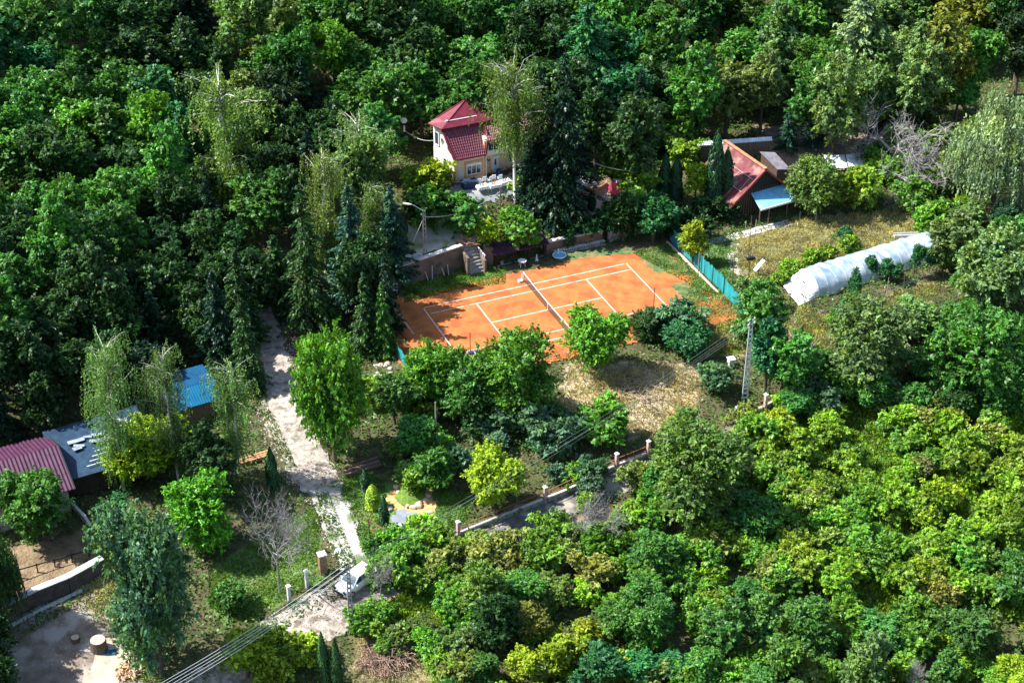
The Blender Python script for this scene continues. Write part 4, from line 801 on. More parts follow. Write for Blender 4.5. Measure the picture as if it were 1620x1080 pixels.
# wires
def wire(a, b, sag, label, grp, r=.018, mt=WIRE, name='overhead_wire'):
    a = Vector(a); b = Vector(b); m = MB(); pts = [a.lerp(b, i / 24) - Vector((0, 0, 4 * sag * (i / 24) * (1 - i / 24))) - a for i in range(25)]; m.tube(pts, r, 5); o = m.build(name, mt); o.location = a; return tag(o, label, 'wire', grp)
GREYW = mat('weathered_wire', (.22, .27, .22), .6, .05, 3, bump=0)
OR_ = ['topmost', 'second from the top', 'middle', 'second lowest', 'lowest']
for i in range(5):
    zz = hF - .1 - (0, .12, .5, .62, .9)[i]; a = PF + Vector(((-.35, .35, -.3, .3, 0)[i], (-.2, .2, -.15, .15, 0)[i], zz)); e_ = W(205 + (0, 14, 27, 42, 58)[i], 1095) + Vector((0, 0, 6.0)); e_ = a + (e_ - a) * 1.0
    q = toPx(np.array(a)); tgt = W(218 + (0, 9, 20, 29, 40)[i], 1100, 5.5) + Vector((0, 0, 5.5)); wire(a, tgt, .5, f'{OR_[i]} of the five wires from the car pole to the lower left', 'wires from the pole to the lower left')
    b = PRr + Vector(((-.4, .4, -.3, .3, 0)[i], .0, hR - .1 - (0, .1, .35, .45, .8)[i]))
    if i < 4: wire(a, b, 1.0, f'{OR_[i]} of the four wires between the car pole and the lattice pole', 'wires between the two concrete poles', .009, GREYW)
    if i < 3: wire(b, W(1480, 425, 5.5) + Vector((0, 0, 5.2 + i * .25)), 1.3, f'{OR_[i]} of three wires from the lattice pole to the right', 'wires from the lattice pole to the right', .009, GREYW)
LP = W(673, 407); wire(LP + Vector((0, 0, 5)), W(792, 348) + Vector((0, 0, 3.6)), 1.0, 'drooping pale cable from the lamp pole to the patio pole', 'garden cables', .03)
wire(LP + Vector((0, 0, 5.0)), W(620, 458), 0, 'stay cable slanting from the lamp pole down to the court corner', 'garden cables', .02)
wire(W(641, 245) + Vector((0, 0, 3.2)), UV(-1.6, -26.0, 4.0) + Vector((0, 0, 4.6)), .8, 'sagging cable from the disc lamp post to the house wall', 'garden cables', .03)
wire(W(935, 262, 5) + Vector((0, 0, 5.5)), W(1022, 318) + Vector((0, 0, 4)), .5, 'cable from the black spruce to the garden lamp', 'garden cables', .03)
# car
CP = W(563, 925); t = thing('car', 'white hatchback parked under the pole on the dirt road', 'car', CP, R_(50))
def carbody():
    m = MB(); st = [(-2.0, .35, .55, .72), (-1.9, .28, .72, .80), (-1.2, .25, .85, .86), (-.7, .25, .92, .87), (.6, .25, .93, .87), (1.5, .25, .93, .85), (1.95, .3, .85, .78), (2.05, .38, .6, .72)]
    vs = []; K = 8
    for x, z0, z1, hw in st: vs += [(x, -hw, z0), (x, -hw - .02, z0 + (z1 - z0) * .5), (x, -hw * .96, z1 - .08), (x, -hw * .8, z1), (x, hw * .8, z1), (x, hw * .96, z1 - .08), (x, hw + .02, z0 + (z1 - z0) * .5), (x, hw, z0)]
    fs = [(i * K + k, i * K + k + 1, (i + 1) * K + k + 1, (i + 1) * K + k) for i in range(len(st) - 1) for k in range(K - 1)] + [(i * K + 7, i * K, (i + 1) * K, (i + 1) * K + 7) for i in range(len(st) - 1)] + [tuple(range(K)), tuple(reversed([(len(st) - 1) * K + k for k in range(K)]))]
    return m.add(vs, fs)
CARW = mat('white_car_paint', (.82, .83, .85), .2, .01, 1, bump=0, spec=.6)
o = carbody().build('body', CARW, t, smooth=True)
def cab(z0, z1, xs0, xs1, w0, w1): 
    return MB().add([(xs0[0], -w0, z0), (xs0[1], -w0, z0), (xs0[1], w0, z0), (xs0[0], w0, z0), (xs1[0], -w1, z1), (xs1[1], -w1, z1), (xs1[1], w1, z1), (xs1[0], w1, z1)], [(3, 2, 1, 0), (4, 5, 6, 7), (0, 1, 5, 4), (1, 2, 6, 5), (2, 3, 7, 6), (3, 0, 4, 7)])
cab(.9, 1.36, (-.95, 1.85), (-.25, 1.5), .76, .6).build('glasshouse', mat('car_glass', (.02, .08, .12), .05, .05, 1, bump=0, spec=.9), t)
cab(1.362, 1.42, (-.3, 1.55), (-.2, 1.45), .63, .56).build('roof', CARW, t)
for s in (-1, 1):
    for a_, b_ in (((-.93, s * .76, .9), (-.27, s * .61, 1.38)), ((.6, s * .765, .9), (.6, s * .62, 1.37)), ((1.83, s * .76, .9), (1.5, s * .6, 1.38))): MB().beam(a_, b_, .08, .05).build('roof_pillar', CARW, t)
for x in (-1.3, 1.3):
    for s in (-1, 1):
        wl = MB().tube([(x, s * .66, .31), (x, s * .88, .31)], .31, 16).build('wheel', mat('tyre', (.02, .02, .02), .8, .1, 3) if 'tyre' not in bpy.data.materials else bpy.data.materials['tyre'], t); MB().tube([(x, s * .87, .31), (x, s * .895, .31)], .2, 12).build('rim', GREYM, wl)
for s in (-1, 1): MB().box((-1.93, s * .58, .66), (.16, .32, .14), s * .3).build('headlight', GLASS, t); MB().box((-.75, s * .95, .95), (.14, .2, .12)).build('mirror', CARW, t); MB().box((2.03, s * .6, .75), (.08, .2, .2)).build('tail_light', REDROOF, t)
MB().box((-2.0, 0, .42), (.08, .9, .14)).build('grille', DARK, t)
# white tank/second pale thing next to the car
t = thing('garden_cart', 'pale blue-white tarpaulin bundle behind the car bonnet in the bushes', 'tarpaulin', W(592, 905), .5)
m = MB(); m.sheet(lambda a, b: Vector(((a - .5) * 1.7, (b - .5) * 1.4, 1.1 * (sin(pi * a) * sin(pi * b)) ** .5 + .08 * sin(a * 17) * sin(b * 13) + .02)), 14, 12); m.build('cover', BLUEM, t, smooth=False)
# fence along the road
PG = 'posts of the low roadside fence'
posts = [(725, 850, 'first fence post right of the garden gate'), (862, 795, 'fence post behind the yellow-green tree'), (975, 742, 'fence post above the pale dead tree'), (1025, 722, 'fence post left of the large olive tree'), (1165, 668, 'fence post below the lattice pole'), (1210, 648, 'fence post right of the lattice pole foot'), (1257, 622, 'last fence post on the right, in the bushes'), (486, 928, 'short pale fence post beside the dead tree'), (458, 952, 'short pale fence post nearest the dead tree trunk')]
PW = []
for bx, by, lb in posts:
    P = W(bx, by); PW.append(P); t = thing('fence_post', 'pinkish ' + lb if bx > 700 else lb, 'fence post', P, PHI + .2, PG); MB().box((0, 0, .8), (.26, .26, 1.9)).build('shaft', PINK if bx > 700 else LCONC, t); MB().box((0, 0, 1.8), (.36, .36, .1)).cyl((0, 0, 1.85), .2, .12, 4, .03).build('cap', WHITE, t)
for i, (a, b, lb) in enumerate(((0, 1, 'left of the yellow-green tree'), (1, 2, 'right of the yellow-green tree'), (2, 3, 'left of the large olive tree'), (4, 5, 'under the lattice pole'), (5, 6, 'right of the lattice pole'))):
    A, B = PW[a], PW[b]; d = (B - A).normalized(); n = max(1, int((B - A).length / 2.5)); pts = [A + d * .25 + (B - A - d * .5) * k / n for k in range(n + 1)]
    wallrun('garden_wall', f'low whitewashed wall between fence posts {lb}', [(p.x, p.y, H(p.x, p.y), H(p.x, p.y) + .45) for p in pts], .22, CONC, LCONC)
    t = thing('fence_rail', f'rusty red rail fence {lb}', 'fence', A); m = MB()
    for z in (.75, 1.25): m.beam(Vector((0, 0, z)) + d * .2, B - A + Vector((0, 0, z)) - d * .2, .05, .05)
    m.build('rail', BRICK, t)
t = thing('gate_pillar', 'brick gate pillar with white cap near the top of the car', 'pillar', W(511, 905), PHI); MB().box((0, 0, .95), (.62, .62, 2.1)).build('shaft', mat('brown_brick', (.30, .17, .11), .9, .3, 3), t); MB().box((0, 0, 2.05), (.75, .75, .12)).build('cap', LCONC, t)
t = thing('gate_pillar', 'broad brick gate pillar with pale slab cap at the garden gate', 'pillar', W(627, 853), PHI); MB().box((0, 0, .6), (.95, .5, 1.5)).build('shaft', BRICK, t); MB().box((0, 0, 1.4), (1.15, .7, .1)).build('cap', LCONC, t)
g0, g1 = W(584, 843), W(621, 858); t = thing('garden_gate', 'rusty open bar gate left of the broad brick pillar', 'gate', g0); d = g1 - g0
MB().cyl((0, 0, 0), .06, 1.7, 6).build('gate_post', WOOD, t); MB().cyl(d, .06, 1.4, 6).build('gate_post', WOOD, t); MB().beam((0, 0, 1.5), d + Vector((0, 0, 1.0)), .07).beam((0, 0, .3), d + Vector((0, 0, .3)), .06).beam((0, 0, .3), d * .5 + Vector((0, 0, 1.2)), .05).build('bar', BRICK, t)
P = W(514, 895); t = tag(MB().cyl((0, 0, 0), .05, 2.6, 6).build('stick', mat('orange_stick', (.5, .28, .1), .8, .2, 3)), 'thin orange stick standing behind the brown gate pillar', 'stick'); t.location = P
P = W(536, 872); t = tag(MB().sheet(lambda a, b: Vector(((a - .5) * .8, (b - .5) * .6, .4 * sin(pi * a) * sin(pi * b) + .05 * sin(a * 20))), 8, 8).build('plastic_bag', WPLAST), 'crumpled white bag on the track above the car', 'bag'); t.location = P
# rocks
def rock(P, s, mt, label, group, name='rock'):
    m = MB(); r0 = random.Random(P.x * 77 + P.y); ph = [r0.uniform(0, 6) for _ in range(4)]
    m.sheet(lambda a, b: Vector((cos(2 * pi * a) * sin(pi * b) * s * (1 + .22 * sin(3 * 2 * pi * a + ph[0])), sin(2 * pi * a) * sin(pi * b) * s * .8 * (1 + .2 * sin(2 * 2 * pi * a + ph[1])), cos(pi * b) * s * .6 + s * .25)), 9, 6); o = m.build(name, mt); o.location = P; o.rotation_euler = (0, 0, ph[2]); return tag(o, label, 'rock', group)
ring = [(628, 772), (631, 780), (634, 788), (640, 796), (646, 800), (653, 803), (662, 800), (672, 792), (676, 785), (668, 772), (616, 806), (680, 812)]
for i, (a, b) in enumerate(ring): rock(W(a, b), .38 if i not in (6, 9) else .5, ROCK, f"pale rock edging the grass mound of the rock garden, {['upper left','left side','left bend','lower left','lower front','front centre','lower right, the largest','right front','right side','upper right, large','left by the gravel','far right by the paving'][i]}", 'rocks of the rock garden')
for i in range(28):
    a, b = 594 + (i // 5) * 5 + rng.uniform(-2, 2), 580 + (i % 5) * 14 + rng.uniform(-4, 4); rock(W(a, b), rng.uniform(.16, .42), LCONC if i % 2 else ROCK, f"pale boulder of the heap left of the walnuts, {('top', 'upper', 'middle', 'lower', 'bottom')[i % 5]} part, {('far left', 'left', 'centre left', 'centre right', 'right', 'far right')[i // 5]}", 'boulder heap below the court', 'boulder')
mnd = W(650, 782); m = MB(); m.sheet(lambda a, b: Vector((cos(2 * pi * a) * 1.5 * b, sin(2 * pi * a) * 1.7 * b, .7 * (1 - b * b))), 20, 6); o = m.build('garden_mound', mat('mound_grass', (.12, .20, .03), .95, .35, 4, bump=.6), smooth=True); o.location = mnd; tag(o, 'round grassy mound inside the ring of pale rocks', 'mound')
# stumps, firewood, brush
def stump(label, P, r, h): t = thing('tree_stump', label, 'stump', P); MB().cyl((0, 0, -.05), r, h, 14, r * .88).build('bark', BARK, t); MB().cyl((0, 0, h - .04), r * .86, .03, 14).build('cut_face', mat('cut_wood' + label[:3], (.55, .42, .3), .9, .2, 3), t); return t
stump('large sawn tree stump at the edge of the earth yard', W(157, 1026), .72, 1.05); stump('small dark log block left of the large stump', W(120, 1014), .38, .5)
t = thing('tarpaulin', 'blue tarpaulin scrap at the right foot of the large stump', 'tarpaulin', W(172, 1032)); m = MB(); m.sheet(lambda a, b: Vector(((a - .5) * 1.2, (b - .5) * .6, .1 * sin(a * 9) * sin(b * 7) + .12)), 8, 5); m.build('cloth', TURQ, t)
def pile(name, label, cat, P, n, rad, L, mt, up=.25, r=.03, hgt=.8, part='branch'):
    t = thing(name, label, cat, P); rr = random.Random(int(P.x * 10)); m = MB()
    for i in range(n):
        a = rr.uniform(0, 2 * pi); q = rr.uniform(0, 1) ** .5; c = Vector((cos(a) * rad * q, sin(a) * rad * q * .8, hgt * (1 - q * q) * rr.random() + .05)); b = rr.uniform(0, pi); d = Vector((cos(b), sin(b), rr.gauss(0, up))) * rr.uniform(.4, 1) * L / 2; md = c + Vector((rr.gauss(0, .1), rr.gauss(0, .1), .08)); m.tube([c - d, md, c + d], [r, r * .9, r * .5], 4)
    m.build(part, mt, t); return t
pile('brush_pile', 'heap of pinkish grey cut branches at the bottom edge below the pole', 'brush pile', W(612, 1042), 330, 2.4, 2.4, BRUSH, hgt=1.3)
pile('brush_pile', 'heap of brown branches left of the pale dead tree on the road', 'brush pile', W(893, 842), 200, 2.0, 2.2, BRUSH, hgt=.7)
pile('brush_pile', 'purplish brush heap in the orchard below the greenhouse', 'brush pile', W(1256, 548), 240, 1.9, 2.0, mat('purple_brush', (.32, .2, .22), .95, .35, 4), hgt=1.2)
pile('brush_pile', 'flat heap of straw and twigs on the dry grass field', 'brush pile', W(1010, 610), 200, 3.2, 2.4, mat('straw_twigs', (.45, .34, .2), .95, .35, 4), hgt=.4)
pile('firewood_pile', 'heap of split firewood beside the fir trunk', 'firewood', W(205, 1062), 90, 1.2, .7, mat('split_wood', (.55, .36, .22), .9, .35, 4), hgt=.6, r=.09, part='log')
pile('brush_pile', 'small stack of fallen grey poles against the road bank', 'brush pile', W(1115, 815), 60, 1.4, 1.8, DEADW, hgt=.3)
t = thing('lumber_stack', 'stack of reddish boards beside the dirt road near the thuja', 'lumber', W(400, 728), PHI + .1)
for i in range(9): MB().box((rng.uniform(-.15, .15), (i % 3) * .3 - .3, .1 + (i // 3) * .12), (3.4, .24, .08), rng.uniform(-.03, .03)).build('board', PLANK, t)
t = thing('wooden_trough', 'long grey timber beam pile at the right edge of the dirt road', 'timber', W(572, 742), .45)
for i in range(4): MB().box((0, i * .3 - .4, .2 + .1 * (i % 2)), (3.6, .24, .24), .02 * i).build('beam', WOOD, t)
# lower left walls
def pxwall(name, label, pts, h, th, mt, capm, cat='wall'):
    P = [W(a, b) for a, b in pts]; return wallrun(name, label, [(p.x, p.y, p.z - .5, p.z + h) for p in P], th, mt, capm, cat)
pxwall('retaining_wall', 'retaining wall coloured dark for its shade, with a pale coping left of the fir', [(-70, 1020), (0, 985), (60, 955), (110, 935), (165, 905)], 1.6, .6, mat('shaded_wall', (.07, .06, .055), .95, .3, 2), mat('grey_coping', (.40, .42, .46), .9, .25, 1.5))  # the shaded wall face is painted in as a near-black colour
pxwall('kerb_wall', 'pale kerb line along the foot of the dark retaining wall', [(-60, 1032), (10, 995), (60, 968), (130, 935)], .18, .35, LCONC, None)
pxwall('garden_wall', 'thin pale wall running down beside the plum house gable', [(112, 800), (135, 825), (152, 850)], .6, .22, CONC, LCONC)
t = thing('rail_fence', 'dark timber rail fence above the retaining wall', 'fence', W(60, 905), PHI + .05)
for i in range(6): MB().box((i * 1.5 - 3, 0, .45), (.1, .1, 1.1)).build('post', DARKWOOD, t)
MB().beam((-3.2, 0, .85), (4.7, 0, .85), .06, .1).build('rail', DARKWOOD, t)
pxwall('garden_wall', 'white wall edge of the play yard above the court', [(862, 322), (900, 300), (945, 292)], .4, .2, LCONC, None)
# patio things
hp = lambda x, y: house.matrix_basis @ Vector((x, y, 0)) + Vector((0, 0, .0))
def HP(x, y): c_, s_ = cos(PHI), sin(PHI); o = house.location; xx, yy = o.x + x * c_ - y * s_, o.y + x * s_ + y * c_; return Vector((xx, yy, H(xx, yy) + .07))
for i, (x, y, lb) in enumerate(((2.2, -3.1, 'left one of three'), (3.6, -3.2, 'middle one of three'), (5.0, -3.0, 'right one of three'))):
    t = thing('patio_table', f'table under a white cloth on the house patio, {lb}', 'table', HP(x, y), PHI); MB().box((0, 0, .74), (1.25, .8, .04)).build('tabletop', WHITE, t)
    for sx in (-1, 1):
        for sy in (-1, 1): MB().box((sx * .5, sy * .32, .36), (.05, .05, .72)).build('leg', WHITE, t)
    m = MB(); m.sheet(lambda a, b: Vector(((a - .5) * 1.45, (b - .5) * 1.0, .775 if abs(a - .5) < .44 and abs(b - .5) < .42 else .5 + .04 * sin(a * 30 + b * 20))), 12, 10); cl = m.build('tablecloth', WPLAST); cl.location = HP(x, y); cl.rotation_euler = (0, 0, PHI); tag(cl, f'white cloth draped over the patio table, {lb}', 'tablecloth', 'patio tablecloths')
    for k, (dx, mt) in enumerate(((-.3, BLUEM), (0, mat('orange_plastic' + str(i), (.7, .3, .04), .5, .1, 3, bump=0)), (.3, WPLAST))):
        o = MB().cyl((0, 0, 0), .12, .22, 10, .09).cyl((0, 0, .22), .05, .06, 8).build('container', mt); o.location = HP(x, y) + Vector((dx * cos(PHI), dx * sin(PHI) + .05, .79)); tag(o, f"small {['blue', 'orange', 'white'][k]} container on the patio table, {lb}", 'container', 'containers on the patio tables')
for i in range(5): chair(f"white plastic chair on the house patio, {['first', 'second', 'third', 'fourth', 'fifth'][i]} from the left", HP(2.4 + i * .62, -1.6 + .25 * (i % 2)), PHI + pi + .3 * (i % 3 - 1), group='chairs on the patio')
t = thing('storage_box', 'dark navy tarpaulin-covered box on the house patio', 'box', HP(1.2, -1.5), PHI); MB().box((0, 0, .35), (1.7, 1.1, .7)).build('body', mat('navy_tarp', (.02, .04, .08), .6, .3, 2), t); MB().box((0, 0, .74), (1.8, 1.2, .06), .03).build('lid', bpy.data.materials['navy_tarp'], t)
t = thing('water_barrel', 'blue barrel beside the white front door', 'barrel', HP(5.3, -.4)); MB().tube([(0, 0, 0), (0, 0, .25), (0, 0, .6), (0, 0, .85)], [.3, .36, .36, .3], 14).build('body', mat('barrel_blue', (.01, .04, .14), .5, .1, 2), t); MB().cyl((0, 0, .85), .28, .04, 14).build('lid', bpy.data.materials['barrel_blue'], t)
# play yard
P = W(974, 303); t = thing('play_tent', 'dark pink play tent with white top in the play yard', 'tent', P, .4); MB().add([(-.8, -.7, 0), (.8, -.7, 0), (.8, .7, 0), (-.8, .7, 0), (-.6, 0, 1.5), (.6, 0, 1.5)], [(0, 1, 5, 4), (2, 3, 4, 5), (1, 2, 5), (3, 0, 4)]).build('cloth', mat('magenta_cloth', (.35, .04, .09), .8, .2, 2), t); MB().box((.35, 0, 1.35), (.8, .5, .25)).build('top_cover', WPLAST, t)
P = W(960, 316); t = thing('toy_slide', 'orange plastic toy slide with white step in the play yard', 'slide', P, .9); MB().beam((0, 0, 1.0), (1.5, 0, .1), .5, .07).build('chute', mat('orange_toy', (.7, .25, .05), .5, .1, 2, bump=0), t); MB().beam((0, .2, 1.0), (-.5, .2, 0), .06).beam((0, -.2, 1.0), (-.5, -.2, 0), .06).beam((-.25, -.2, .5), (-.25, .2, .5), .06).build('ladder', WPLAST, t)
t = thing('sandpit', 'small timber-framed planting bed above the play yard', 'planter', W(944, 295), .9); MB().box((0, -.6, .12), (2.4, .08, .3)).box((0, .6, .12), (2.4, .08, .3)).box((-1.2, 0, .12), (.08, 1.12, .3)).box((1.2, 0, .12), (.08, 1.12, .3)).build('board', PLANK, t); MB().box((0, 0, .08), (2.2, 1.0, .12)).build('soil', BARK, t)
# field bits: bean sticks and stakes
for i, (a, b, ty) in enumerate(((1174, 412, 352), (1183, 418, 345), (1190, 405, 350), (1264, 356, 336), (1290, 352, 330), (1158, 447, 408), (1104, 435, 400), (1058, 605, 580), (1402, 470, 440), (1430, 460, 436), (1050, 612, 588))):
    P = W(a, b); h = (b - ty) / (SCL(P) * .84); o = MB().tube([(0, 0, -.1), (rng.normal(0, .1), 0, h)], [.05, .03], 5).build('wooden_stake', WOOD if i % 2 else mat('pale_stake', (.45, .38, .28), .9, .2, 3) if i == 0 else bpy.data.materials['pale_stake']); o.location = P
    tag(o, ['leftmost tall pole leaning at the corner of the dry field', 'middle tall pole at the corner of the dry field', 'right tall pole at the corner of the dry field', 'stake at the top edge of the dry field, left one', 'stake at the top edge of the dry field, right one', 'brown stake right of the teal windscreen', 'thin stake behind the teal windscreen', 'left stake on the dry grass below the court', 'left stake in front of the greenhouse', 'right stake in front of the greenhouse', 'short stake on the dry grass below the court'][i], 'stake', 'wooden stakes')
t = thing('water_trough', 'pale trough lying at the top end of the greenhouse', 'trough', W(1433, 376), .05); MB().box((0, 0, .2), (2.8, .6, .12)).box((0, -.3, .35), (2.8, .08, .3)).box((0, .3, .35), (2.8, .08, .3)).build('shell', LCONC, t)
t = thing('beehive', 'white box standing in the garden behind the lattice pole', 'box', W(1156, 578), .3); MB().box((0, 0, .4), (.6, .6, .8)).build('body', WHITE, t); MB().box((0, 0, .85), (.75, .75, .08)).build('lid', WHITE, t)

# ------------------------------------------------------------------ planting: notable trees first
L3 = PRO['L']
PT('L', 682, 590, 52, 'c', 'bright green walnut tree at the left end of the court edge, smallest of three', 'walnut trees along the court', name='walnut_tree', pr=L3[0], stretch=1.05)
PT('L', 822, 592, 70, 'c', 'bright green walnut tree in front of the tennis net, widest of three', 'walnut trees along the court', name='walnut_tree', pr=L3[2], stretch=1.05)
PT('L', 938, 532, 54, 'c', 'bright green walnut tree overlapping the right half of the clay court', 'walnut trees along the court', name='walnut_tree', pr=L3[1])
PT('L', 742, 612, 52, 'b', 'mid green tree filling the gap between the two left walnut trees')
PT('L', 782, 752, 50, 'd', 'round vivid yellow-green tree on two thin trunks beside the valley road', pr=L3[1], stretch=1.05)
PT('L', 228, 708, 64, 'd', 'vivid yellow-green tree in front of the weeping birches', pr=L3[0], stretch=.8)
PT('L', 305, 812, 58, 'c', 'bright green tree between the big fir and the bare dead tree', pr=L3[2])
PT('L', 50, 800, 62, 'b', 'mid green tree in front of the plum-roofed house', pr=L3[1])
PT('L', 1102, 745, 80, 'g', 'large olive tree beside the valley road above a black shadow', pr=L3[2])
PT('L', 1290, 290, 46, 'g', 'feathery olive tree in front of the white metal shelter', pr=L3[0])
PT('B', 388, 1032, 44, 'd', 'bright yellow-green tree under the overhead wires beside the road', stretch=.6)
PT('B', 180, 812, 32, 'f', 'small teal-green tree left of the big fir')
PT('S', 178, 862, 24, 'd', 'yellow-green shrub at the left edge of the big fir')
PT('B', 330, 725, 44, 'a', 'dark tree between the birches and the dirt road')
PT('L', 1580, 430, 72, 'e', 'large grey-green tree right of the greenhouse end', pr=L3[1])
PT('L', 1560, 560, 80, 'b', 'large mid green tree at the right edge below the greenhouse', pr=L3[0])
PT('L', 1370, 540, 70, 'e', 'large grey-green orchard tree in front of the greenhouse middle', pr=L3[2])
BT('P', 1570, 335, 150, 'x', 'pale silvery willow at the right edge behind the greenhouse', wpx=150, pr=PRO['P'][1])
BT('L', 530, 730, 526, 'c', 'dense bright green upright willow right of the dirt road', wpx=124, pr=PRO['L'][0], name='willow_tree')
BT('P', 2, 990, 815, 'a', 'dark weeping willow cut by the left edge of the photo', wpx=90)
BT('L', 256, 1068, 782, 'm', 'tall dense grey-green fir beside the earth yard', wpx=158, pr=PRO['L'][2], name='conifer_tree')
BT('F', 1345, 178, 10, 'x', 'tall pale grey-green conifer behind the barn yard', wpx=120, pr=PRO['F'][1])
BT('F', 1440, 190, 45, 'e', 'grey-green conifer right of the tall pale conifer', wpx=110, pr=PRO['F'][0])
BT('F', 925, 190, 22, 'f', 'teal-green conifer with layered boughs above the dark spruce', wpx=140, pr=PRO['F'][0])
BT('K', 890, 352, 105, 'k', 'tall black spruce right of the red-roofed house', wpx=135, pr=PRO['K'][1])
BT('K', 855, 300, 130, 'k', 'black spruce just behind the tall birch', wpx=90, pr=PRO['K'][0])
BT('W', 815, 335, 122, 'g', 'tall weeping birch with white trunk in front of the red-roofed house', wpx=84, pr=PRO['W'][3])
BT('W', 376, 345, 138, 'g', 'tall olive weeping birch standing out of the left forest', wpx=112, pr=PRO['W'][0])
BT('W', 580, 345, 198, 'e', 'grey weeping birch left of the white street lamp', wpx=80, pr=PRO['W'][1])
BT('W', 515, 430, 250, 'g', 'weeping birch above the dark spruces left of the court', wpx=70, pr=PRO['W'][0])
BT('W', 588, 400, 296, 'g', 'small weeping birch behind the blue spruce', wpx=56, pr=PRO['W'][1])
BT('W', 196, 775, 545, 'w', 'weeping birch left of the turquoise roof, leftmost of three', 'weeping birches around the turquoise roof', wpx=84, pr=PRO['W'][2])
BT('W', 283, 762, 555, 'w', 'weeping birch with white trunk in front of the turquoise roof, middle of three', 'weeping birches around the turquoise roof', wpx=68, pr=PRO['W'][0])
BT('W', 378, 748, 570, 'w', 'weeping birch between turquoise roof and dirt road, rightmost of three', 'weeping birches around the turquoise roof', wpx=66, pr=PRO['W'][1])
BT('K', 490, 520, 300, 'a', 'dark spruce with drooping boughs at the top of the dirt road', wpx=120, pr=PRO['K'][1])
BT('K', 560, 480, 300, 's', 'dark blue-green spruce between the birches and the court', wpx=96, pr=PRO['K'][0])
BT('K', 622, 442, 300, 's', 'blue spruce beside the parking terrace', wpx=80, pr=PRO['K'][2])
BT('K', 580, 560, 432, 'a', 'young spruce at the left court fence, left one of two', wpx=56, pr=PRO['K'][2])
BT('K', 608, 560, 446, 'b', 'young spruce at the left court fence, right one of two', wpx=50, pr=PRO['K'][0])
BT('K', 440, 480, 375, 'a', 'spruce in the shade above the dirt road', wpx=90, pr=PRO['K'][0])
BT('K', 335, 782, 655, 'a', 'young spruce between the birches and the bare tree', wpx=90, pr=PRO['K'][1])
BT('K', 1245, 238, 165, 's', 'small blue spruce behind the barn, left one of two', wpx=44, pr=PRO['K'][0])
BT('K', 1285, 232, 152, 's', 'small blue spruce behind the barn, right one of two', wpx=44, pr=PRO['K'][2])
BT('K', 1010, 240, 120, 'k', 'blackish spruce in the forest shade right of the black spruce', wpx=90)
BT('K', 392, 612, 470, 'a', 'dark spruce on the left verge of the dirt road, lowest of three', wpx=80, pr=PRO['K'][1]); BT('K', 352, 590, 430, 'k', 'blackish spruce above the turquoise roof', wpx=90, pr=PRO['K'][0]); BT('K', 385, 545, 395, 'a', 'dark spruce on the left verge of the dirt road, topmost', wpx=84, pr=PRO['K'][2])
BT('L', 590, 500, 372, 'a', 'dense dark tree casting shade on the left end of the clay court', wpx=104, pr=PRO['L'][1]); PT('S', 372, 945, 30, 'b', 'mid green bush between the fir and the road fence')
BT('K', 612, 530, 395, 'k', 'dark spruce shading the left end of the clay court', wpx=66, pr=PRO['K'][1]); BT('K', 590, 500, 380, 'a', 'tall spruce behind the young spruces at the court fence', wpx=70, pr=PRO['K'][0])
for cx, cy, r, c in ((1008, 760, 30, 'l'), (1058, 738, 26, 'g'), (1120, 712, 28, 'h'), (645, 885, 32, 'h'), (672, 870, 26, 'i'), (700, 890, 34, 'l'), (745, 868, 24, 'i'), (790, 868, 30, 'g'), (1228, 668, 24, 'j'), (1180, 690, 24, 'd'), (1300, 630, 34, 'm'), (1340, 610, 34, 'h'), (835, 862, 26, 'l'), (930, 800, 20, 'i'), (620, 880, 26, 'h')): PT('S', cx, cy, r, c, None, 'bushes along the lane')
# thujas
for bx, by, ty, wd, c, lb in ((1128, 335, 215, 34, 'n', 'tall dark thuja column left of the barn roof, tallest there'), (1145, 330, 240, 26, 'n', 'dark thuja pressed against the barn roof'), (1158, 312, 262, 20, 'n', 'small dark thuja in front of the barn roof'),
        (1050, 312, 248, 22, 'n', 'dark thuja column left of the yellow shrub, left one of two'), (1068, 316, 252, 24, 'n', 'dark thuja column left of the yellow shrub, right one of two'), (1024, 312, 255, 18, 'c', 'bright thuja column behind the garden lamp'),
        (936, 332, 303, 14, 'n', 'little dark thuja at the edge of the pinkish play yard'), (432, 772, 705, 20, 'n', 'dark thuja column left of the dirt road'),
        (578, 775, 738, 16, 'n', 'small thuja column left of the rock garden, farthest of three'), (590, 803, 765, 24, 'd', 'yellow thuja left of the rock garden'), (608, 832, 782, 18, 'n', 'small thuja column next to the garden gate'),
        (514, 1085, 990, 20, 'a', 'slim thuja at the bottom edge, left one of two'), (534, 1088, 1000, 20, 'a', 'slim thuja at the bottom edge, right one of two'), (668, 772, 742, 16, 'n', 'small thuja column behind the rock garden')):
    BT('T', bx, by, ty, c, lb, 'column thujas', wpx=wd)
# small garden trees
PT('B', 1098, 378, 24, 'j', 'small bright yellow tree at the teal windscreen')
PT('B', 1102, 282, 26, 'd', 'yellow-green tree between the thujas and the barn'); PT('S', 1085, 245, 26, 'i', 'fresh green bush behind the yellow-green garden tree')
PT('S', 766, 366, 24, 'd', 'yellow-green shrub at the top of the stone stairs'); PT('S', 814, 368, 36, 'h', 'leafy green bush above the plum shed roof')
PT('S', 975, 262, 30, 'h', 'leafy green bush left of the garden lamp'); PT('S', 1000, 290, 34, 'i', 'fresh green bush behind the play yard')
PT('B', 985, 340, 34, 'a', 'dark green tree above the court bench wall', stretch=.7); PT('B', 1035, 340, 38, 'f', 'teal-green tree at the far right corner of the court', stretch=.7); PT('P', 1005, 345, 26, 'b', 'drooping mid green tree between the bench wall and the play yard')
PT('S', 680, 330, 44, 'b', 'mid green bush below the red-roofed house'); PT('S', 735, 345, 40, 'b', 'mid green bush below the house patio')
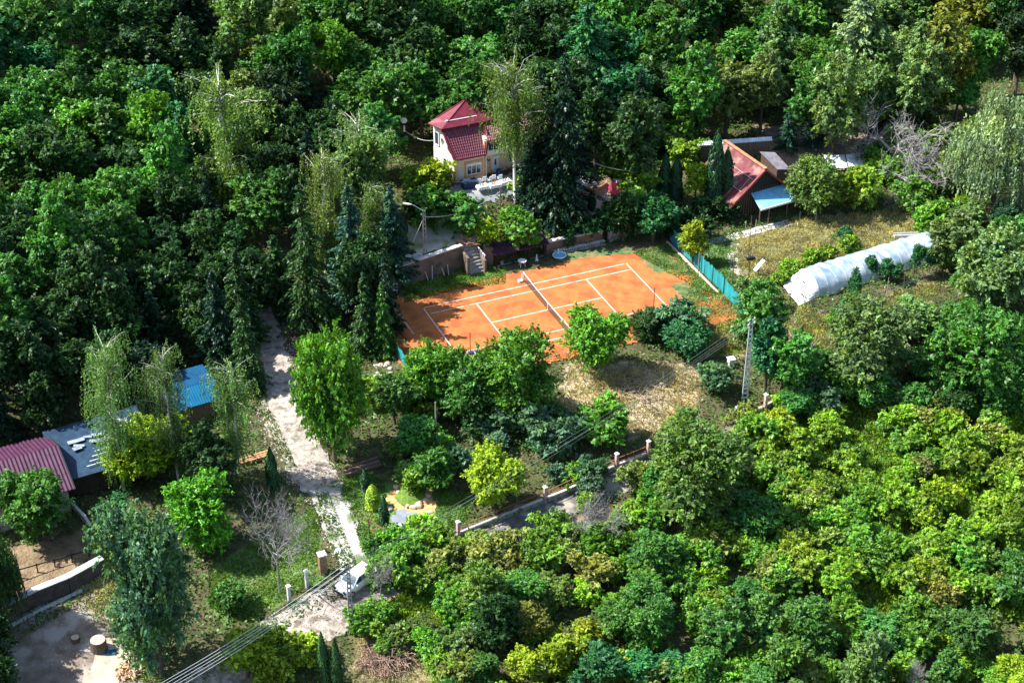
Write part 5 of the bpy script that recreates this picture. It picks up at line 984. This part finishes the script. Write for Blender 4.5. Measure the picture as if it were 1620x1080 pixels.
PT('S', 690, 280, 30, 'd', 'yellow-green bush against the white side wall of the house'); PT('S', 655, 285, 26, 'i', 'fresh green bush left of the white house wall'); PT('S', 834, 308, 28, 'i', 'fresh green bush right of the birch trunk')
PT('S', 1134, 602, 32, 'm', 'silvery shrub left of the lattice concrete pole'); PT('B', 1215, 560, 40, 'f', 'teal-green tree right of the lattice concrete pole')
PT('S', 1080, 512, 40, 'm', 'silvery green bush in front of the right court corner'); PT('L', 1032, 512, 34, 'a', 'dark green bush right of the rightmost walnut', stretch=.7); PT('L', 1085, 530, 40, 'f', 'teal-green tree in front of the right court corner', stretch=.7)
PT('S', 950, 672, 46, 'h', 'leafy green bush below the dry grass field'); PT('S', 830, 660, 44, 'm', 'silvery olive bush below the walnut trees, left one of two'); PT('S', 880, 690, 42, 'm', 'silvery olive bush below the walnut trees, right one of two')
PT('S', 1420, 275, 34, 'h', 'leafy green bush in front of the sprawling dead tree'); PT('S', 1370, 305, 40, 'i', 'fresh green bush below the white metal shelter'); PT('S', 1440, 310, 34, 'h', 'leafy green bush at the right end of the dry field')
PT('S', 1195, 468, 30, 'e', 'grey-green bush left of the greenhouse door')
PT('S', 1222, 492, 12, 'j', 'small bright yellow shrub below the greenhouse door')
for i, (cx, cy, r) in enumerate(((1255, 425, 20), (1285, 415, 20), (1310, 402, 18), (1345, 392, 20), (1235, 440, 14), (1335, 372, 16))): PT('S', cx, cy, r, 'i' if i != 5 else 'f', None, 'vegetable plants behind the greenhouse')
for i, (bx, by, ty) in enumerate(((1350, 480, 425), (1378, 440, 408), (1400, 445, 410), (1445, 440, 385), (1470, 432, 390), (1415, 448, 415))): BT('B', bx, by, ty, 'f', None, 'young trees in front of the greenhouse', wpx=26)
for i, (cx, cy, r) in enumerate(((895, 345, 30), (930, 362, 26), (965, 350, 26), (1000, 352, 28), (905, 372, 18), (875, 330, 30), (1120, 330, 24), (1150, 335, 20), (1080, 345, 26), (1110, 365, 22), (1065, 365, 20))): PT('S', cx, cy, r, 'n' if i % 3 else 'a', None, 'dark hedge shrubs behind the court')
# dead trees
for cx, cy, r in ((-60, 930, 80), (-70, 1010, 80), (-30, 1085, 60), (-110, 970, 80)): PT('L', cx, cy, r, 'a', None, 'trees just left of the earth yard')
BT('D', 443, 938, 772, 'a', 'bare grey dead tree with a leaning trunk beside the road fence', wpx=130, pr=PRO['D'][0])
BT('D', 942, 875, 762, 'a', 'pale bare dead tree on the slope below the road', wpx=120, pr=PRO['D'][1])
BT('D', 1415, 268, 160, 'a', 'sprawling silver dead tree in the yard behind the dry field', wpx=240, pr=PRO['D'][2])
BT('D', 1440, 1100, 1030, 'a', 'small grey dead tree at the bottom edge', wpx=70, pr=PRO['D'][1])
BT('D', 600, 945, 868, 'a', 'small bare dead tree hanging over the white car', wpx=60, pr=PRO['D'][0])
BT('D', 1440, 312, 260, 'a', 'small bare bush below the sprawling dead tree', wpx=40, pr=PRO['D'][1])

# ------------------------------------------------------------------ forests and scrub, cell by cell (60 px cells of the photograph)
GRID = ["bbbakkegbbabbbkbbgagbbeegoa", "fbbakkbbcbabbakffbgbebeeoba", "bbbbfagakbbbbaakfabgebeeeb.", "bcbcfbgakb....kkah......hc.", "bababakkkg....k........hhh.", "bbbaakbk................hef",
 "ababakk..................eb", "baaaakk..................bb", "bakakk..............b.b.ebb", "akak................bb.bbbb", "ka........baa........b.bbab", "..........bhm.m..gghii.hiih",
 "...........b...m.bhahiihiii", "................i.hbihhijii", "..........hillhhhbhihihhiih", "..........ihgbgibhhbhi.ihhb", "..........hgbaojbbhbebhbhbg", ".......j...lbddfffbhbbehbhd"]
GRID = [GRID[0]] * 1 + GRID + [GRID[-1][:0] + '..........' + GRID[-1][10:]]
def region(x, y):
    if y < 330 and x < 640 or y < 170 and x < 1100: return 'the forest'
    return 'x'
SHR = set('hijlmn')
for r, row in enumerate(GRID):
    r -= 1; row = row[0] + row + row[-1]
    for c, ch in enumerate(row):
        c -= 1
        if ch == '.' or ch == ' ': continue
        cx = 30 + 60 * c + rng.uniform(-14, 14) + (15 if r % 2 else -15); cy = 30 + 60 * r + rng.uniform(-13, 13)
        if ch in SHR:
            for q in range(4):
                PT('S', cx + rng.uniform(-32, 32), cy + rng.uniform(-30, 30), rng.uniform(17, 36), ch if rng.random() < .7 else rng.choice(list('hihlii')), None, 'scrub bushes on the slope', var=.2)
        else:
            low = r >= 9 and not c < 3 or (c >= 22 and 3 <= r <= 8)
            if low:
                PT('B', cx, cy, rng.uniform(24, 46), ch, None, 'low trees on the slope', stretch=rng.uniform(.5, .95), var=.22)
                [PT('S', cx + rng.uniform(-38, 38), cy + rng.uniform(0, 38), rng.uniform(16, 32), rng.choice(list('hhheilii')), None, 'scrub bushes on the slope', var=.2) for _ in range(2)]
            elif ch == 'k':  # k cells: deep forest shade put into the dark leaf colours
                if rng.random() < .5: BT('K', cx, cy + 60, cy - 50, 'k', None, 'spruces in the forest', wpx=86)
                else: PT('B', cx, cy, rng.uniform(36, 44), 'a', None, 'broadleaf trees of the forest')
            else:
                PT('B', cx, cy, rng.uniform(36, 56), ch, None, 'broadleaf trees of the forest', stretch=rng.uniform(.75, 1.2), var=.2)
# bushes beyond the 290 that show largest become one thicket; those out of frame are dropped
SB = []
for t, q in list(AUTO):
    if t.get('group') != 'scrub bushes on the slope': continue
    s = t.scale[0]
    if q[0] < -30 or q[0] > 1650 or q[1] < -30 or q[1] > 1105: SB.append((-1, t, q)); continue
    SB.append((s, t, q))
SB.sort(key=lambda a: -a[0]); TV = []; TF = []; TC = []; nv = 0; cut = set()
for i, (s, t, q) in enumerate(SB):
    if s > 0 and i < 225: continue
    cut.add(t.name); cr = [c for c in t.children if c.name.startswith('crown')][0]
    if s > 0:
        me = cr.data; v = np.empty(len(me.vertices) * 3, np.float32); me.vertices.foreach_get('co', v); v = v.reshape(-1, 3) * np.array(t.scale); a = t.rotation_euler[2]
        v = np.stack([v[:, 0] * cos(a) - v[:, 1] * sin(a), v[:, 0] * sin(a) + v[:, 1] * cos(a), v[:, 2]], 1) + np.array(t.location); TV.append(v); TC.append(np.tile(np.array(cr.color), (len(v), 1))); nv += len(v)
    for c in list(t.children): bpy.data.objects.remove(c)
AUTO = [(t, q) for t, q in AUTO if t.name not in cut]
for _, t, q in SB:
    if t.name in cut: bpy.data.objects.remove(t)
TV = np.vstack(TV); me = npmesh('bush_thicket', TV, np.arange(len(TV)).reshape(-1, 4)); me.materials.append(THICK)
ca = me.color_attributes.new('tint', 'FLOAT_COLOR', 'POINT'); ca.data.foreach_set('color', np.vstack(TC).astype(np.float32).ravel())
o = bpy.data.objects.new('bush_thicket', me); COL.objects.link(o); tag(o, 'thicket of small low bushes filling the gaps on the slope', 'thicket', kind='stuff')
# labels for the mass planting: look, then place in the photograph
ONES = 'zero one two three four five six seven eight nine ten eleven twelve thirteen fourteen fifteen sixteen seventeen eighteen nineteen'.split(); TENS = 'x x twenty thirty forty fifty sixty seventy eighty ninety'.split()
def NW(n): return 'a hundred' if n >= 100 else ONES[n] if n < 20 else TENS[n // 10] + ('-' + ONES[n % 10] if n % 10 else '')
def band(q):
    return f"{NW(int(round(q[0] / 16.2)))} percent across and {NW(int(round(q[1] / 10.8)))} percent down"
AUTO = AUTO
def CWL(t): return t['_b']
for t, q in AUTO:
    q = np.clip(q, 0, [1619, 1079]); t['_b'] = t['label']; size = 'larger ' if t.scale[0] > .95 else 'smaller ' if t.scale[0] < .75 else ''
    base = f"{size}{t['label']} at {band(q)}"; t['label'] = base; k = 0
    while t['label'] in USED:
        k += 1; q2 = q + np.array([(0, 11, -11, 0, 11, -11)[k % 6], (0, 0, 0, 8, 8, -8)[k % 6]]) * (1 + k // 6); t['label'] = f"{size}{CWL(t)} at {band(np.clip(q2, 0, [1619, 1079]))}"
    USED.add(t['label']); del t['_auto']; del t['_b']

# ------------------------------------------------------------------ ground cover (uncountable)
def cover(name, label, cat, polys, n, leaf, asp, c, hgt=.3, upright=False, excl=(), m=GRASSM, world=None):
    P = []
    tot = 0
    while tot < n:
        k = n * 2; x = rng.uniform(-75, 80, k); y = rng.uniform(-66, 75, k); z = height(x, y); q = toPx(np.stack([x, y, z], 1))
        ok = (q[:, 0] > -20) & (q[:, 0] < 1640) & (q[:, 1] > -10) & (q[:, 1] < 1100); ins = np.zeros(k, bool)
        for pl in polys: ins |= inpoly(q, pl)
        for pl in excl: ins &= ~inpoly(q, pl)
        ok &= ins
        cl = .5 + .5 * np.sin(x * .9 + np.sin(y * .7) * 2) * np.sin(y * 1.1 + np.sin(x * .5)); ok &= rng.random(k) < (.25 + .75 * cl)
        if not ok.any(): break
        P.append(np.stack([x, y, z], 1)[ok]); tot += ok.sum()
    P = np.vstack(P)[:n]; h_ = rng.uniform(.05, 1, len(P)) * hgt; P[:, 2] += h_ * (.5 if upright else 1)
    if upright: T = np.tile([0, 0, 1.], (len(P), 1)) + rng.normal(0, .5, (len(P), 3)); Nn = rdir(len(P)) * np.array([1, 1, .3])
    else: T = None; Nn = np.array([0, 0, 1.]) + rng.normal(0, .5, (len(P), 3))
    V, F = leafquads(P, Nn, leaf, leaf * asp, T); me = npmesh(name, V, F); me.materials.append(m)
    o = bpy.data.objects.new(name, me); COL.objects.link(o); o.color = (*c, 1); return tag(o, label, cat, kind='stuff')
OPEN = [[(375, 460), (470, 460), (500, 640), (540, 760), (612, 930), (540, 930), (490, 800), (430, 740), (400, 640)], [(600, 470), (800, 420), (1060, 370), (1150, 470), (1000, 560), (650, 560)], [(640, 345), (765, 345), (760, 410), (640, 430)],
        [(300, 1110), (455, 990), (640, 895), (850, 805), (1262, 630), (1262, 655), (860, 830), (640, 935), (420, 1080)], [(0, 960), (170, 920), (240, 1090), (0, 1090)], [(610, 760), (690, 760), (690, 850), (610, 850)], [(690, 285), (850, 270), (850, 300), (700, 318)]]
cover('undergrowth', 'leafy undergrowth and weeds below the trees and between the bushes', 'undergrowth', [[(0, -50), (1620, -50), (1620, 1100), (0, 1100)]], 120000, .3, .6, (.075, .16, .035), .7, excl=OPEN + [z[1] for z in ZONES])
cover('dry_grass', 'dry straw-coloured grass on the fields beside the court and greenhouse', 'grass', [z[1] for z in ZONES if z[0] == 'straw'], 60000, .42, .2, (.34, .315, .17), .35, True, excl=OPEN[3:4])
cover('green_grass', 'green grass and weeds on the verges and lawns', 'grass', [z[1] for z in ZONES if z[0] == 'lawn'] + [ZONES[7][1], ZONES[5][1]], 60000, .30, .3, (.13, .24, .05), .22, True, excl=OPEN[3:4] + OPEN[5:6] + [[(500, 770), (535, 770), (560, 830), (590, 925), (545, 925), (525, 850)]])
STM = mat('loose_stone', (.42, .38, .34), .95, .4, 3)
cover('loose_stones', 'loose pale stones scattered on the dirt road and earth yard', 'stones', [OPEN[0], OPEN[3][:2] + OPEN[3][2:], OPEN[4]], 9000, .17, .7, (.4, .37, .33), .05, m=STM)
cover('verge_weeds', 'green weeds creeping over the edges of the dirt road', 'weeds', [[(372, 460), (400, 460), (425, 640), (470, 740), (455, 745), (405, 640)], [(465, 460), (490, 470), (510, 640), (545, 740), (525, 745), (478, 640)], [(500, 780), (520, 780), (575, 920), (540, 920)], [(0, 1000), (60, 955), (170, 925), (240, 960), (235, 1080), (200, 1080), (170, 1000), (120, 960), (20, 1020)]], 9000, .3, .35, (.12, .22, .05), .35, True)
cover('tall_weeds', 'tall fresh weeds on the lower right slope', 'weeds', [[(1250, 640), (1620, 640), (1620, 980), (1380, 980), (1200, 860), (1180, 760)], [(600, 860), (900, 850), (780, 1000), (600, 1000)]], 60000, .4, .4, (.19, .34, .04), .9, True, excl=OPEN[3:4])
